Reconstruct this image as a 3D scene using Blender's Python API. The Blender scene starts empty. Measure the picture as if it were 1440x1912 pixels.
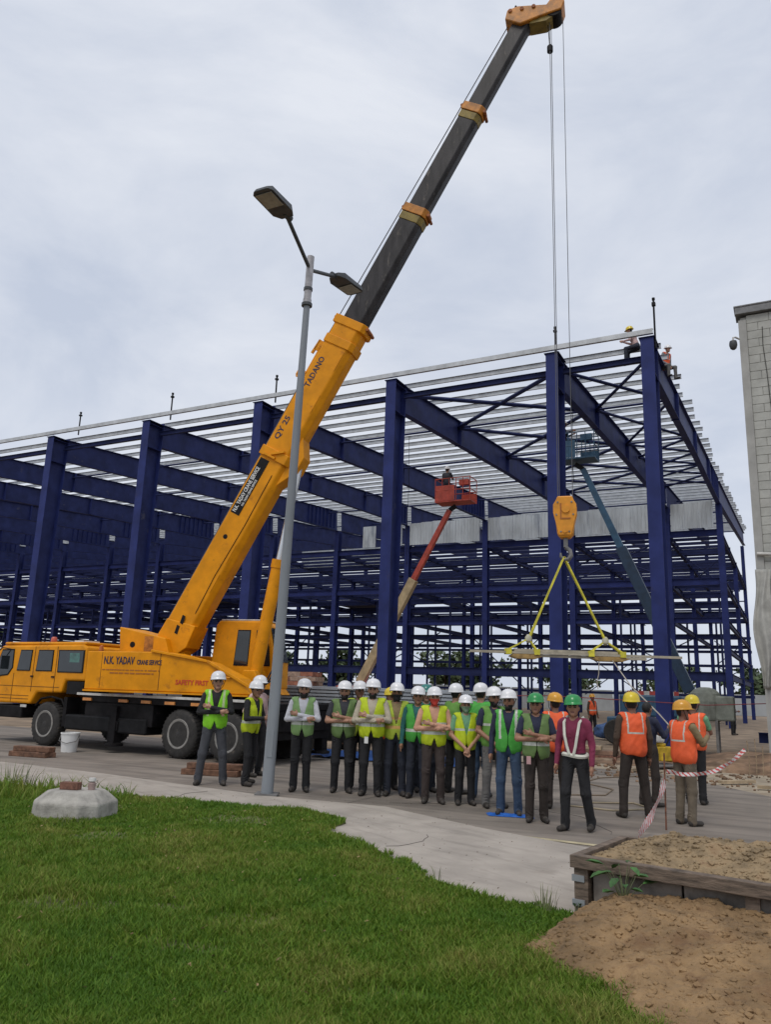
import bpy, math, random
import numpy as np
from mathutils import Vector, Matrix
random.seed(7)
rng = np.random.default_rng(11)
SC = bpy.context.scene
COL = SC.collection
rad = math.radians

# ------------------------------------------------------------------ camera
PITCH, ROLL = rad(12.77), rad(1.908)
fw = Vector((0, math.cos(PITCH), math.sin(PITCH)))
up0 = Vector((0, -math.sin(PITCH), math.cos(PITCH)))
rt0 = Vector((1, 0, 0))
rt = math.cos(ROLL) * rt0 + math.sin(ROLL) * up0
up = -math.sin(ROLL) * rt0 + math.cos(ROLL) * up0
cam_data = bpy.data.cameras.new('camera')
cam_data.sensor_fit = 'VERTICAL'
cam_data.sensor_height = 36
cam_data.sensor_width = 36
cam_data.lens = 36 * 1458.9 / 1912
cam_data.clip_start = 0.1
cam_data.clip_end = 3000
cam = bpy.data.objects.new('camera', cam_data)
COL.objects.link(cam)
M = Matrix.Identity(4)
for i in range(3):
    M[i][0], M[i][1], M[i][2] = rt[i], up[i], -fw[i]
M[2][3] = 1.65
cam.matrix_world = M
SC.camera = cam

# ------------------------------------------------------------------ overcast sky and a weak, very soft sun
SUN_EL, SUN_AZ = rad(58), rad(205)      # azimuth from +Y clockwise: behind the camera, a little left
world = bpy.data.worlds.new('World')
SC.world = world
world.use_nodes = True
wn, wl = world.node_tree.nodes, world.node_tree.links
wn.clear()
w_out = wn.new('ShaderNodeOutputWorld')
w_mix = wn.new('ShaderNodeMixShader')
w_bg1 = wn.new('ShaderNodeBackground')
w_bg2 = wn.new('ShaderNodeBackground')
w_sky = wn.new('ShaderNodeTexSky')
w_sky.sky_type = 'NISHITA'
w_sky.sun_disc = False
w_sky.sun_elevation = SUN_EL
w_sky.sun_rotation = SUN_AZ
w_bg1.inputs['Strength'].default_value = 0.10
w_tc = wn.new('ShaderNodeTexCoord')
w_mp = wn.new('ShaderNodeMapping')
w_mp.inputs['Scale'].default_value = (1.0, 1.0, 2.2)
w_no = wn.new('ShaderNodeTexNoise')
w_no.inputs['Scale'].default_value = 2.1
w_no.inputs['Detail'].default_value = 10
w_no.inputs['Roughness'].default_value = 0.58
w_no.inputs['Distortion'].default_value = 0.4
w_cr = wn.new('ShaderNodeValToRGB')
w_cr.color_ramp.elements[0].position = 0.36
w_cr.color_ramp.elements[0].color = (0.50, 0.55, 0.655, 1)
w_cr.color_ramp.elements[1].position = 0.66
w_cr.color_ramp.elements[1].color = (0.71, 0.738, 0.80, 1)
wl.new(w_tc.outputs['Generated'], w_mp.inputs['Vector'])
wl.new(w_mp.outputs['Vector'], w_no.inputs['Vector'])
wl.new(w_no.outputs['Fac'], w_cr.inputs['Fac'])
wl.new(w_cr.outputs['Color'], w_bg2.inputs['Color'])
w_bg2.inputs['Strength'].default_value = 1.0
w_mix.inputs['Fac'].default_value = 0.93
wl.new(w_sky.outputs['Color'], w_bg1.inputs['Color'])
wl.new(w_bg1.outputs['Background'], w_mix.inputs[1])
wl.new(w_bg2.outputs['Background'], w_mix.inputs[2])
wl.new(w_mix.outputs['Shader'], w_out.inputs['Surface'])

sun_data = bpy.data.lights.new('sun', 'SUN')
sun_data.energy = 1.2
sun_data.angle = rad(25)
sun_data.color = (1.0, 0.94, 0.86)
sun = bpy.data.objects.new('sun', sun_data)
COL.objects.link(sun)
sd = Vector((math.sin(SUN_AZ) * math.cos(SUN_EL), math.cos(SUN_AZ) * math.cos(SUN_EL), math.sin(SUN_EL)))
sun.rotation_euler = (-sd).to_track_quat('-Z', 'Y').to_euler()

SC.view_settings.view_transform = 'Standard'
SC.view_settings.look = 'None'
SC.view_settings.exposure = 0.2
SC.view_settings.gamma = 1.0
SC.view_settings.use_curve_mapping = False
SC.cycles.max_bounces = 8
SC.cycles.diffuse_bounces = 4

# ------------------------------------------------------------------ materials
MATS = {}
def mat(name, col, rough=0.6, metal=0.0, var=0.12, vscale=3.0, bump=0.0, bscale=40.0, col2=None, spec=0.5,
        stain=None, stain_scale=1.2, stain_at=0.62, stretch=None, coat=0.0, trans=0.0, detail=5.0, space='world'):
    if name in MATS:
        return MATS[name]
    m = bpy.data.materials.new(name)
    m.use_nodes = True
    n, l = m.node_tree.nodes, m.node_tree.links
    b = n['Principled BSDF']
    b.inputs['Roughness'].default_value = rough
    b.inputs['Metallic'].default_value = metal
    b.inputs['Specular IOR Level'].default_value = spec
    if coat:
        b.inputs['Coat Weight'].default_value = coat
    if trans:
        b.inputs['Transmission Weight'].default_value = trans
    if space == 'world':
        g = n.new('ShaderNodeNewGeometry'); vec = g.outputs['Position']
    else:
        g = n.new('ShaderNodeTexCoord'); vec = g.outputs['Object']
    if stretch:
        mp = n.new('ShaderNodeMapping'); mp.inputs['Scale'].default_value = stretch
        l.new(vec, mp.inputs['Vector']); vec = mp.outputs['Vector']
    c2 = col2 or tuple(max(0, c * (1 - 2.2 * var)) for c in col)
    c1 = tuple(min(1, c * (1 + var)) for c in col)
    no = n.new('ShaderNodeTexNoise')
    no.inputs['Scale'].default_value = vscale
    no.inputs['Detail'].default_value = detail
    no.inputs['Roughness'].default_value = 0.6
    l.new(vec, no.inputs['Vector'])
    cr = n.new('ShaderNodeValToRGB')
    cr.color_ramp.elements[0].position = 0.32
    cr.color_ramp.elements[0].color = (*c2, 1)
    cr.color_ramp.elements[1].position = 0.66
    cr.color_ramp.elements[1].color = (*c1, 1)
    l.new(no.outputs['Fac'], cr.inputs['Fac'])
    out = cr.outputs['Color']
    if stain:
        n2 = n.new('ShaderNodeTexNoise')
        n2.inputs['Scale'].default_value = stain_scale
        n2.inputs['Detail'].default_value = 7
        n2.inputs['Roughness'].default_value = 0.65
        l.new(vec, n2.inputs['Vector'])
        r2 = n.new('ShaderNodeValToRGB')
        r2.color_ramp.elements[0].position = stain_at
        r2.color_ramp.elements[0].color = (0, 0, 0, 1)
        r2.color_ramp.elements[1].position = stain_at + 0.14
        r2.color_ramp.elements[1].color = (1, 1, 1, 1)
        l.new(n2.outputs['Fac'], r2.inputs['Fac'])
        mx = n.new('ShaderNodeMix'); mx.data_type = 'RGBA'
        l.new(r2.outputs['Color'], mx.inputs['Factor'])
        l.new(out, mx.inputs['A'])
        mx.inputs['B'].default_value = (*stain, 1)
        out = mx.outputs['Result']
    l.new(out, b.inputs['Base Color'])
    if bump:
        nb = n.new('ShaderNodeTexNoise')
        nb.inputs['Scale'].default_value = bscale
        nb.inputs['Detail'].default_value = 4
        l.new(vec, nb.inputs['Vector'])
        bp = n.new('ShaderNodeBump')
        bp.inputs['Strength'].default_value = bump
        bp.inputs['Distance'].default_value = 0.02
        l.new(nb.outputs['Fac'], bp.inputs['Height'])
        l.new(bp.outputs['Normal'], b.inputs['Normal'])
    MATS[name] = m
    return m

YEL = mat('crane_yellow', (0.74, 0.288, 0.002), 0.5, var=0.09, vscale=2.2, stain=(0.36, 0.13, 0.012), stain_scale=3.0, stain_at=0.60, bump=0.08, bscale=9, spec=0.25)
YEL2 = mat('hook_yellow', (0.70, 0.28, 0.012), 0.5, var=0.1, vscale=5, stain=(0.22, 0.09, 0.02), stain_scale=5, stain_at=0.62)
BOOMK = mat('boom_grey', (0.030, 0.028, 0.030), 0.5, var=0.3, vscale=3, stretch=(2.2, 2.2, 0.5), stain=(0.13, 0.115, 0.10), stain_scale=5, stain_at=0.60, spec=.3)
BLUE = mat('steel_blue', (0.021, 0.032, 0.138), 0.6, var=0.14, vscale=1.2, stain=(0.030, 0.034, 0.095), stain_scale=1.7, stain_at=0.6, spec=.22)
BLUEW = mat('steel_blue_web', (0.026, 0.037, 0.135), 0.6, spec=.25, var=0.16, vscale=1.4, stain=(0.10, 0.10, 0.14), stain_scale=1.6, stain_at=0.64)
BLUED = mat('steel_blue_dark', (0.018, 0.026, 0.092), 0.65, spec=.2, var=0.15, vscale=1.5)
GALV = mat('galvanised', (0.50, 0.52, 0.53), 0.42, metal=0.25, var=0.12, vscale=2.5, stain=(0.36, 0.37, 0.38), stain_scale=3)
GALVP = mat('cladding_sheet', (0.54, 0.59, 0.63), 0.45, metal=0.1, var=0.12, vscale=1.2, stain=(0.32, 0.36, 0.42), stain_scale=1.3, stain_at=0.55, stretch=(1, 1, 0.3))
BLACK = mat('black_paint', (0.010, 0.010, 0.011), 0.6, spec=.2, var=0.25, vscale=6)
CHAS = mat('chassis_black', (0.012, 0.011, 0.012), 0.65, spec=.15, var=0.3, vscale=4, stain=(0.07, 0.06, 0.05), stain_scale=4, stain_at=0.66)
RUBBER = mat('tyre_rubber', (0.028, 0.026, 0.024), 0.8, var=0.2, vscale=9, stain=(0.13, 0.11, 0.09), stain_scale=5, stain_at=0.6, bump=0.2, bscale=60)
RIM = mat('wheel_rim', (0.24, 0.23, 0.21), 0.5, var=0.15, vscale=8, stain=(0.12, 0.10, 0.08), stain_scale=9)
RIMD = mat('wheel_hub', (0.03, 0.028, 0.026), 0.5, var=0.2, vscale=8)
CHROME = mat('chromed_rod', (0.62, 0.63, 0.64), 0.22, metal=0.8, var=0.05)
GLASS = mat('dark_glass', (0.02, 0.026, 0.03), 0.06, var=0.2, vscale=2, spec=0.7)
REFLG = mat('reflection_green', (0.05, 0.16, 0.13), 0.08, var=0.3, vscale=4, spec=0.7)
WHITE = mat('white_paint', (0.72, 0.72, 0.70), 0.5, var=0.05)
WHITED = mat('aged_white_paint', (0.55, 0.54, 0.51), 0.55, var=0.12, vscale=5)
REDP = mat('red_paint', (0.44, 0.045, 0.02), 0.45, var=0.15, vscale=3)
REDL = mat('red_lettering', (0.55, 0.05, 0.015), 0.5, var=0.05)
ORNL = mat('orange_marker', (0.60, 0.24, 0.06), 0.4, var=0.1, vscale=8)
NAVYL = mat('navy_lettering', (0.02, 0.018, 0.05), 0.5, var=0.05)
BROWNL = mat('brown_lettering', (0.36, 0.12, 0.015), 0.5, var=0.05)
ROPE = mat('wire_rope', (0.10, 0.10, 0.105), 0.5, var=0.1)
STEEL = mat('bare_steel', (0.20, 0.195, 0.19), 0.5, metal=0.3, var=0.2, vscale=6)
LAMPG = mat('lamp_pole_grey', (0.23, 0.25, 0.27), 0.5, metal=0.15, var=0.1, vscale=1.4, stretch=(1, 1, 0.3), stain=(0.16, 0.16, 0.16), stain_scale=2.5)
LAMPD = mat('lamp_head_dark', (0.05, 0.055, 0.06), 0.5, var=0.15, vscale=7)
LENS = mat('lamp_lens', (0.30, 0.30, 0.27), 0.3, var=0.12, vscale=14)
CONC = mat('concrete_old', (0.38, 0.36, 0.32), 0.85, var=0.16, vscale=7, bump=0.35, bscale=45, stain=(0.17, 0.155, 0.12), stain_scale=3.2, stain_at=0.6)
TIMB = mat('timber_dark', (0.155, 0.115, 0.085), 0.8, var=0.3, vscale=6, stretch=(1, 1, 6), bump=0.3, bscale=30)
TIMB2 = mat('timber_packing', (0.17, 0.085, 0.05), 0.8, var=0.3, vscale=8, bump=0.3, bscale=30)
BOARD = mat('board_weathered', (0.20, 0.175, 0.15), 0.85, var=0.25, vscale=5, bump=0.2, bscale=25, stain=(0.32, 0.29, 0.25), stain_scale=3)
BRICK = mat('brick_red', (0.20, 0.095, 0.065), 0.9, var=0.25, vscale=18, bump=0.4, bscale=70)
SLING = mat('yellow_webbing', (0.62, 0.56, 0.05), 0.7, var=0.15, vscale=7, stain=(0.35, 0.30, 0.05), stain_scale=5)
LOADM = mat('load_beige', (0.38, 0.34, 0.26), 0.55, var=0.15, vscale=5)
LOADW = mat('load_wood', (0.36, 0.23, 0.08), 0.7, var=0.2, vscale=7)
BLOCKS = [mat('wall_block_%d' % i, c, 0.85, var=0.07, vscale=3, bump=0.12, bscale=40, stain=(.30, .30, .27), stain_scale=.9, stain_at=.6) for i, c in enumerate(
    [(0.40, 0.405, 0.375), (0.385, 0.39, 0.36), (0.415, 0.415, 0.385)])]
MORTAR = mat('mortar', (0.33, 0.33, 0.305), 0.9, var=0.1)

def streaks(m, rot, scl, dark, lo=.45, hi=.62):
    """lay long directional marks (tyre tracks, run-off) into a material's colour"""
    n, l = m.node_tree.nodes, m.node_tree.links
    b = n['Principled BSDF']
    src = b.inputs['Base Color'].links[0].from_socket
    g = n.new('ShaderNodeNewGeometry'); r0 = n.new('ShaderNodeMapping'); r0.inputs['Rotation'].default_value = (0, 0, rot)
    r1 = n.new('ShaderNodeMapping'); r1.inputs['Scale'].default_value = scl
    t = n.new('ShaderNodeTexNoise'); t.inputs['Scale'].default_value = 1.0; t.inputs['Detail'].default_value = 6
    c = n.new('ShaderNodeValToRGB'); c.color_ramp.elements[0].position = lo; c.color_ramp.elements[0].color = (1, 1, 1, 1)
    c.color_ramp.elements[1].position = hi; c.color_ramp.elements[1].color = (dark, dark, dark, 1)
    x = n.new('ShaderNodeMix'); x.data_type = 'RGBA'; x.blend_type = 'MULTIPLY'; x.inputs['Factor'].default_value = 1
    l.new(g.outputs['Position'], r0.inputs['Vector']); l.new(r0.outputs['Vector'], r1.inputs['Vector']); l.new(r1.outputs['Vector'], t.inputs['Vector'])
    l.new(t.outputs['Fac'], c.inputs['Fac']); l.new(src, x.inputs['A']); l.new(c.outputs['Color'], x.inputs['B'])
    l.new(x.outputs['Result'], b.inputs['Base Color'])

# ------------------------------------------------------------------ mesh helpers
class MB:
    def __init__(s):
        s.v, s.f, s.m = [], [], []
    def add(s, vs, fs, mi=0):
        o = len(s.v)
        s.v += [tuple(p) for p in vs]
        s.f += [tuple(i + o for i in f) for f in fs]
        s.m += [mi] * len(fs)
        return s
    def hexa(s, p, mi=0):
        return s.add(p, [(0, 3, 2, 1), (4, 5, 6, 7), (0, 1, 5, 4), (1, 2, 6, 5), (2, 3, 7, 6), (3, 0, 4, 7)], mi)
    def box(s, x0, x1, y0, y1, z0, z1, mi=0):
        return s.hexa([(x0, y0, z0), (x1, y0, z0), (x1, y1, z0), (x0, y1, z0),
                       (x0, y0, z1), (x1, y0, z1), (x1, y1, z1), (x0, y1, z1)], mi)
    def bar(s, p0, p1, w, h=None, upv=(0, 0, 1), mi=0, w1=None, h1=None):
        h = w if h is None else h
        w1 = w if w1 is None else w1
        h1 = h if h1 is None else h1
        a, b = Vector(p0), Vector(p1)
        d = (b - a).normalized()
        u = Vector(upv)
        if abs(d.dot(u)) > 0.98:
            u = Vector((1, 0, 0))
        sx = d.cross(u).normalized()
        u = sx.cross(d).normalized()
        P = []
        for c, ww, hh in ((a, w, h), (b, w1, h1)):
            P += [c - sx * ww / 2 - u * hh / 2, c + sx * ww / 2 - u * hh / 2,
                  c + sx * ww / 2 + u * hh / 2, c - sx * ww / 2 + u * hh / 2]
        return s.hexa(P, mi)
    def tube(s, p0, p1, r0, r1=None, n=12, mi=0, caps=True):
        return s.path([p0, p1], [r0, r0 if r1 is None else r1], n, mi, caps)
    def path(s, pts, r, n=8, mi=0, caps=True):
        pts = [Vector(p) for p in pts]
        if not hasattr(r, '__len__'):
            r = [r] * len(pts)
        vs, fs = [], []
        prev = None
        for i, p in enumerate(pts):
            d = (pts[min(i + 1, len(pts) - 1)] - pts[max(i - 1, 0)]).normalized()
            if prev is None:
                u = Vector((0, 0, 1)) if abs(d.z) < 0.9 else Vector((1, 0, 0))
            else:
                u = prev
            x = d.cross(u).normalized()
            y = x.cross(d).normalized()
            prev = y
            for k in range(n):
                t = 2 * math.pi * k / n
                vs.append(p + (x * math.cos(t) + y * math.sin(t)) * r[i])
        for i in range(len(pts) - 1):
            for k in range(n):
                a, b = i * n + k, i * n + (k + 1) % n
                fs.append((a, b, b + n, a + n))
        if caps:
            fs.append(tuple(reversed(range(n))))
            fs.append(tuple(range((len(pts) - 1) * n, len(pts) * n)))
        return s.add(vs, fs, mi)
    def prism(s, poly, vec, mi=0):
        n = len(poly)
        a = [Vector(p) for p in poly]
        b = [p + Vector(vec) for p in a]
        fs = [tuple(range(n)), tuple(reversed(range(n, 2 * n)))]
        fs += [((i + 1) % n, i, i + n, (i + 1) % n + n) for i in range(n)]
        return s.add(a + b, fs, mi)
    def lathe(s, prof, n=24, c=(0, 0, 0), ax='z', mi=0):
        vs, fs = [], []
        for r, h in prof:
            for k in range(n):
                t = 2 * math.pi * k / n
                x, y = r * math.cos(t), r * math.sin(t)
                p = {'z': (x, y, h), 'y': (x, h, -y), 'x': (h, x, y)}[ax]
                vs.append((p[0] + c[0], p[1] + c[1], p[2] + c[2]))
        for i in range(len(prof) - 1):
            for k in range(n):
                a, b = i * n + k, i * n + (k + 1) % n
                fs.append((a, b, b + n, a + n))
        if prof[0][0] > 1e-6:
            fs.append(tuple(reversed(range(n))))
        if prof[-1][0] > 1e-6:
            fs.append(tuple(range((len(prof) - 1) * n, len(prof) * n)))
        return s.add(vs, fs, mi)
    def ibeam(s, p0, p1, d0, d1, bf, tf=0.02, tw=0.014, upv=(0, 0, 1), mi=0, wmi=None):
        """I section whose TOP line runs p0-p1; depth d0 -> d1 measured along the section's up axis."""
        a, b = Vector(p0), Vector(p1)
        d = (b - a).normalized()
        u = Vector(upv)
        x = d.cross(u).normalized()
        u = x.cross(d).normalized()
        def plate(w, t0a, t1a, t0b, t1b, m_):
            P = []
            for c, q0, q1 in ((a, t0a, t1a), (b, t0b, t1b)):
                P += [c - x * w / 2 - u * q1, c + x * w / 2 - u * q1, c + x * w / 2 - u * q0, c - x * w / 2 - u * q0]
            s.hexa(P, m_)
        plate(bf, 0, tf, 0, tf, mi)
        plate(tw, tf, d0 - tf, tf, d1 - tf, mi if wmi is None else wmi)
        plate(bf, d0 - tf, d0, d1 - tf, d1, mi)
        return s
    def mesh(s, name, mats, smooth=False):
        me = bpy.data.meshes.new(name)
        me.from_pydata(s.v, [], s.f)
        for m_ in (mats if isinstance(mats, (list, tuple)) else [mats]):
            me.materials.append(m_)
        me.polygons.foreach_set('material_index', s.m)
        if smooth:
            me.polygons.foreach_set('use_smooth', [True] * len(s.f))
        me.update()
        return me

def link(name, me, parent=None, loc=(0, 0, 0), rz=0.0):
    o = bpy.data.objects.new(name, me)
    COL.objects.link(o)
    o.location = loc
    o.rotation_euler = (0, 0, rz)
    if parent is not None:
        o.parent = parent
    return o
def fixn(me):
    import bmesh
    bm = bmesh.new(); bm.from_mesh(me)
    bmesh.ops.recalc_face_normals(bm, faces=bm.faces)
    bm.to_mesh(me); bm.free()
def part(name, mb, mats, parent=None, loc=(0, 0, 0), rz=0.0, bevel=0.0, smooth=False):
    me = mb.mesh(name, mats, smooth)
    fixn(me)
    o = link(name, me, parent, loc, rz)
    if bevel:
        b = o.modifiers.new('bevel', 'BEVEL')
        b.width = bevel; b.segments = 2; b.limit_method = 'ANGLE'; b.angle_limit = rad(40)
    if smooth:
        e = o.modifiers.new('split', 'EDGE_SPLIT'); e.split_angle = rad(40)
    return o
def tag(o, label, cat, group=None):
    o['label'] = label; o['category'] = cat
    if group:
        o['group'] = group
    return o
def thing(name, label, cat, loc=(0, 0, 0), rz=0.0, group=None):
    return tag(link(name, None, None, loc, rz), label, cat, group)
def struct(o):
    o['kind'] = 'structure'; return o
def text(body, size, material, parent, mtx, ext=0.004, name='lettering', sx=1.0, align='LEFT'):
    cu = bpy.data.curves.new(name, 'FONT')
    cu.body = body; cu.size = size; cu.extrude = ext; cu.align_x = align
    cu.resolution_u = 2; cu.offset = size * .022
    tmp = bpy.data.objects.new(name, cu)
    COL.objects.link(tmp)
    bpy.context.view_layer.update()
    me = bpy.data.meshes.new_from_object(tmp.evaluated_get(bpy.context.evaluated_depsgraph_get()))
    bpy.data.objects.remove(tmp); bpy.data.curves.remove(cu)
    me.transform(mtx @ Matrix.Diagonal((sx, 1, 1, 1)))
    me.materials.clear(); me.materials.append(material)
    me.name = name
    return link(name, me, parent)
def frame_m(o, x, y):
    """matrix with text running along x, its up along y, at o"""
    x, y = Vector(x).normalized(), Vector(y).normalized()
    z = x.cross(y)
    m_ = Matrix.Identity(4)
    for i in range(3):
        m_[i][0], m_[i][1], m_[i][2], m_[i][3] = x[i], y[i], z[i], o[i]
    return m_
def wob(x, y, seed=0, s=1.0):
    """cheap smooth noise in about -1..1"""
    r = np.random.default_rng(seed)
    out = 0
    amp = 0
    for k in range(7):
        f = s * (0.6 + 0.75 * k)
        a = r.uniform(0, 2 * math.pi); p = r.uniform(0, 6.28, 2)
        out = out + np.sin(f * (x * math.cos(a) + y * math.sin(a)) + p[0]) * np.cos(f * 0.83 * (y * math.cos(a) - x * math.sin(a)) + p[1]) / (1 + 0.35 * k)
        amp += 0.6 / (1 + 0.35 * k)
    return out / amp

def sheet(name, pts, z, material, thick=None):
    mb = MB()
    if thick:
        mb.prism([(x, y, z) for x, y in pts], (0, 0, -thick))
    else:
        mb.add([(x, y, z) for x, y in pts], [tuple(range(len(pts)))])
    me = mb.mesh(name, material)
    fixn(me)
    if not thick and me.polygons[0].normal.z < 0:
        me.flip_normals()
    return struct(link(name, me))

# ------------------------------------------------------------------ ground surfaces
BA = rad(27.537)                      # building front runs along X' = (cos, -sin)
C1 = Vector((8.353, 24.217, 0))       # corner column
def B2W(x, y, z=0.0):
    return (C1.x + math.cos(BA) * x + math.sin(BA) * y, C1.y - math.sin(BA) * x + math.cos(BA) * y, z)
def b2(x, y):
    return B2W(x, y)[:2]

EARTH = mat('site_earth', (0.27, 0.20, 0.135), 0.95, var=0.22, vscale=0.8, bump=0.5, bscale=9, stain=(0.17, 0.125, 0.08), stain_scale=0.5, stain_at=0.55)
ROAD = mat('road_concrete', (0.245, 0.210, 0.175), 0.85, var=0.14, vscale=0.9, bump=0.2, bscale=70, stain=(0.185, 0.156, 0.128), stain_scale=0.45, stain_at=0.52, detail=8)
PATH = mat('path_concrete', (0.375, 0.332, 0.285), 0.88, var=0.09, vscale=1.6, bump=0.2, bscale=50, stain=(0.285, 0.245, 0.205), stain_scale=1.1, stain_at=0.56, detail=9)
SANDY = mat('sandy_fill', (0.36, 0.30, 0.22), 0.95, var=0.18, vscale=1.5, bump=0.5, bscale=22, stain=(0.24, 0.18, 0.12), stain_scale=1.6, stain_at=0.55)
TURF = mat('turf_soil', (0.13, 0.14, 0.045), 0.95, var=0.3, vscale=3, bump=0.4, bscale=40, stain=(0.24, 0.18, 0.09), stain_scale=0.9, stain_at=0.62)
LINE = mat('worn_line_paint', (0.44, 0.38, 0.24), 0.8, var=0.15, vscale=5, stain=(0.27, 0.24, 0.2), stain_scale=4, stain_at=0.55)
SLABJ = mat('joint_sealant', (0.09, 0.08, 0.07), 0.9)

streaks(ROAD, BA, (.12, 2.6, 1), .70)
streaks(ROAD, BA - .35, (.25, 4.5, 1), .80, .52, .66)
streaks(PATH, .9, (1.2, 6, 1), .84, .52, .68)
n_ = 64
sheet('ground', [(1800 * math.cos(2 * math.pi * i / n_), 1800 * math.sin(2 * math.pi * i / n_)) for i in range(n_)], -0.03, EARTH)
road = sheet('road', [b2(-80, -6.35), b2(-30, -6.5), b2(-6, -6.6), b2(-1, -5.9), b2(1.2, -6.2), b2(3.3, -9.1), b2(9, -9.9), b2(30, -10.5), b2(30, -26), b2(-80, -26)], 0.0, ROAD)
for i, x in enumerate((-26.5, -21.4, -16.2, -11.2, -6.4, -2.2, 3.6, 8.4)):
    o = sheet('expansion_joint', [b2(x, -15.6), b2(x + .012, -15.6), b2(x + .012, -9.2), b2(x, -9.2)], 0.004, SLABJ)
    del o['kind']; o.parent = road
path = sheet('footpath', [(-40, 36), (-7.35, 15.99), (-4.8, 14.55), (-3.17, 13.44), (-1.62, 12.42), (0.14, 11.72), (1.31, 10.2), (2.3, 9.2), (5.5, 6.9),
                          (5.5, 5.5), (1.2, 5.4), (0.3, 7.2), (-1.0, 9.5), (-2.2, 11.1), (-5.74, 12.3), (-9, 13.5), (-40, 30)], 0.03, PATH, 0.05)
def crack(pts, z, parent):
    mb = MB()
    for a, b in zip(pts[:-1], pts[1:]):
        mb.bar((a[0], a[1], z), (b[0], b[1], z), .003 + random.random() * .004, .004)
    part('crack', mb, SLABJ, parent)
for k, (x, y, a, n) in enumerate(((.6, 9.6, -1.3, 7), (-2.6, 12.7, -1.6, 6), (-4.6, 13.6, -1.2, 6))):
    P_ = [(x, y)]
    for q in range(n):
        a += random.uniform(-.6, .6); P_.append((P_[-1][0] + .14 * math.cos(a), P_[-1][1] + .14 * math.sin(a)))
    crack(P_, .0325, path)
for k, (x, y, a, n) in enumerate(((.2, 12.3, .3, 14), (2.9, 10.2, .9, 12), (-3.6, 15.6, .2, 14), (5.0, 10.4, .4, 14))):
    P_ = [(x, y)]
    for q in range(n):
        a += random.uniform(-.5, .5); P_.append((P_[-1][0] + .2 * math.cos(a), P_[-1][1] + .2 * math.sin(a)))
    crack(P_, .003, road)
line = sheet('painted_line', [b2(-.6, -15.73), b2(14, -15.80), b2(14, -15.92), b2(-.6, -15.85)], 0.006, LINE)
sheet('sandy_ground', [b2(-3, -5.6), b2(-.9, -5.9), b2(1.2, -6.2), b2(3.3, -9.1), b2(9, -9.9), b2(9, -2), b2(-3, -2)], -0.006, SANDY)
GRASS_POLY = [(-14, 15.6), (-9, 13.75), (-5.74, 12.55), (-3.7, 11.85), (-2.2, 11.4), (-.8, 10.93), (-.40, 10.5), (-.36, 10.15), (-.55, 9.75), (-.50, 9.35), (0, 8.65), (.48, 7.42),
              (.96, 6.76), (1.47, 6.36), (1.45, 5.9), (1.25, 5.4), (1.25, 4.95), (1.6, 4.6), (2.4, 3.9), (2.6, 3.0), (2.6, 2.2), (-14, 2.2)]
sheet('lawn', GRASS_POLY, 0.05, TURF, 0.05)

# long low bank of excavated earth behind the right hand workers
def heightfield(name, nx, ny, fn, material):
    """fn(u, v) -> x, y, z with u, v numpy grids in 0..1"""
    u, v = np.meshgrid(np.linspace(0, 1, nx), np.linspace(0, 1, ny), indexing='ij')
    x, y, z = fn(u, v)
    vs = np.stack([x, y, z], -1).reshape(-1, 3)
    i = np.arange(nx - 1)[:, None] * ny + np.arange(ny - 1)[None, :]
    f = np.stack([i, i + ny, i + ny + 1, i + 1], -1).reshape(-1, 4)
    me = bpy.data.meshes.new(name)
    me.from_pydata(vs.tolist(), [], f.tolist())
    me.polygons.foreach_set('use_smooth', [True] * len(f))
    me.materials.append(material)
    me.update()
    if me.polygons[0].normal.z < 0:
        me.flip_normals()
    return link(name, me)
def bank(u, v):
    x = -3 + u * 14; t = -4.6 + v * 5.0
    h = np.clip(np.sin(v * math.pi), 0, 1) ** .6 * (0.42 + .12 * wob(x, t, 3, 1.2)) * np.clip((x + 3.2) / 2.5, 0, 1) + .03 * wob(x, t, 5, 6)
    h = h * (0.35 + .65 * np.clip((x - 0.8) / 1.6, 0, 1))
    X = C1.x + math.cos(BA) * x + math.sin(BA) * t
    Y = C1.y - math.sin(BA) * x + math.cos(BA) * t
    return X, Y, h - .04
BANKM = mat('bank_earth', (0.20, 0.125, 0.075), 0.95, var=0.3, vscale=2.2, bump=0.8, bscale=14, stain=(0.33, 0.25, 0.17), stain_scale=1.3, stain_at=0.58)
struct(heightfield('earth_bank', 150, 60, bank, BANKM))

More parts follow.
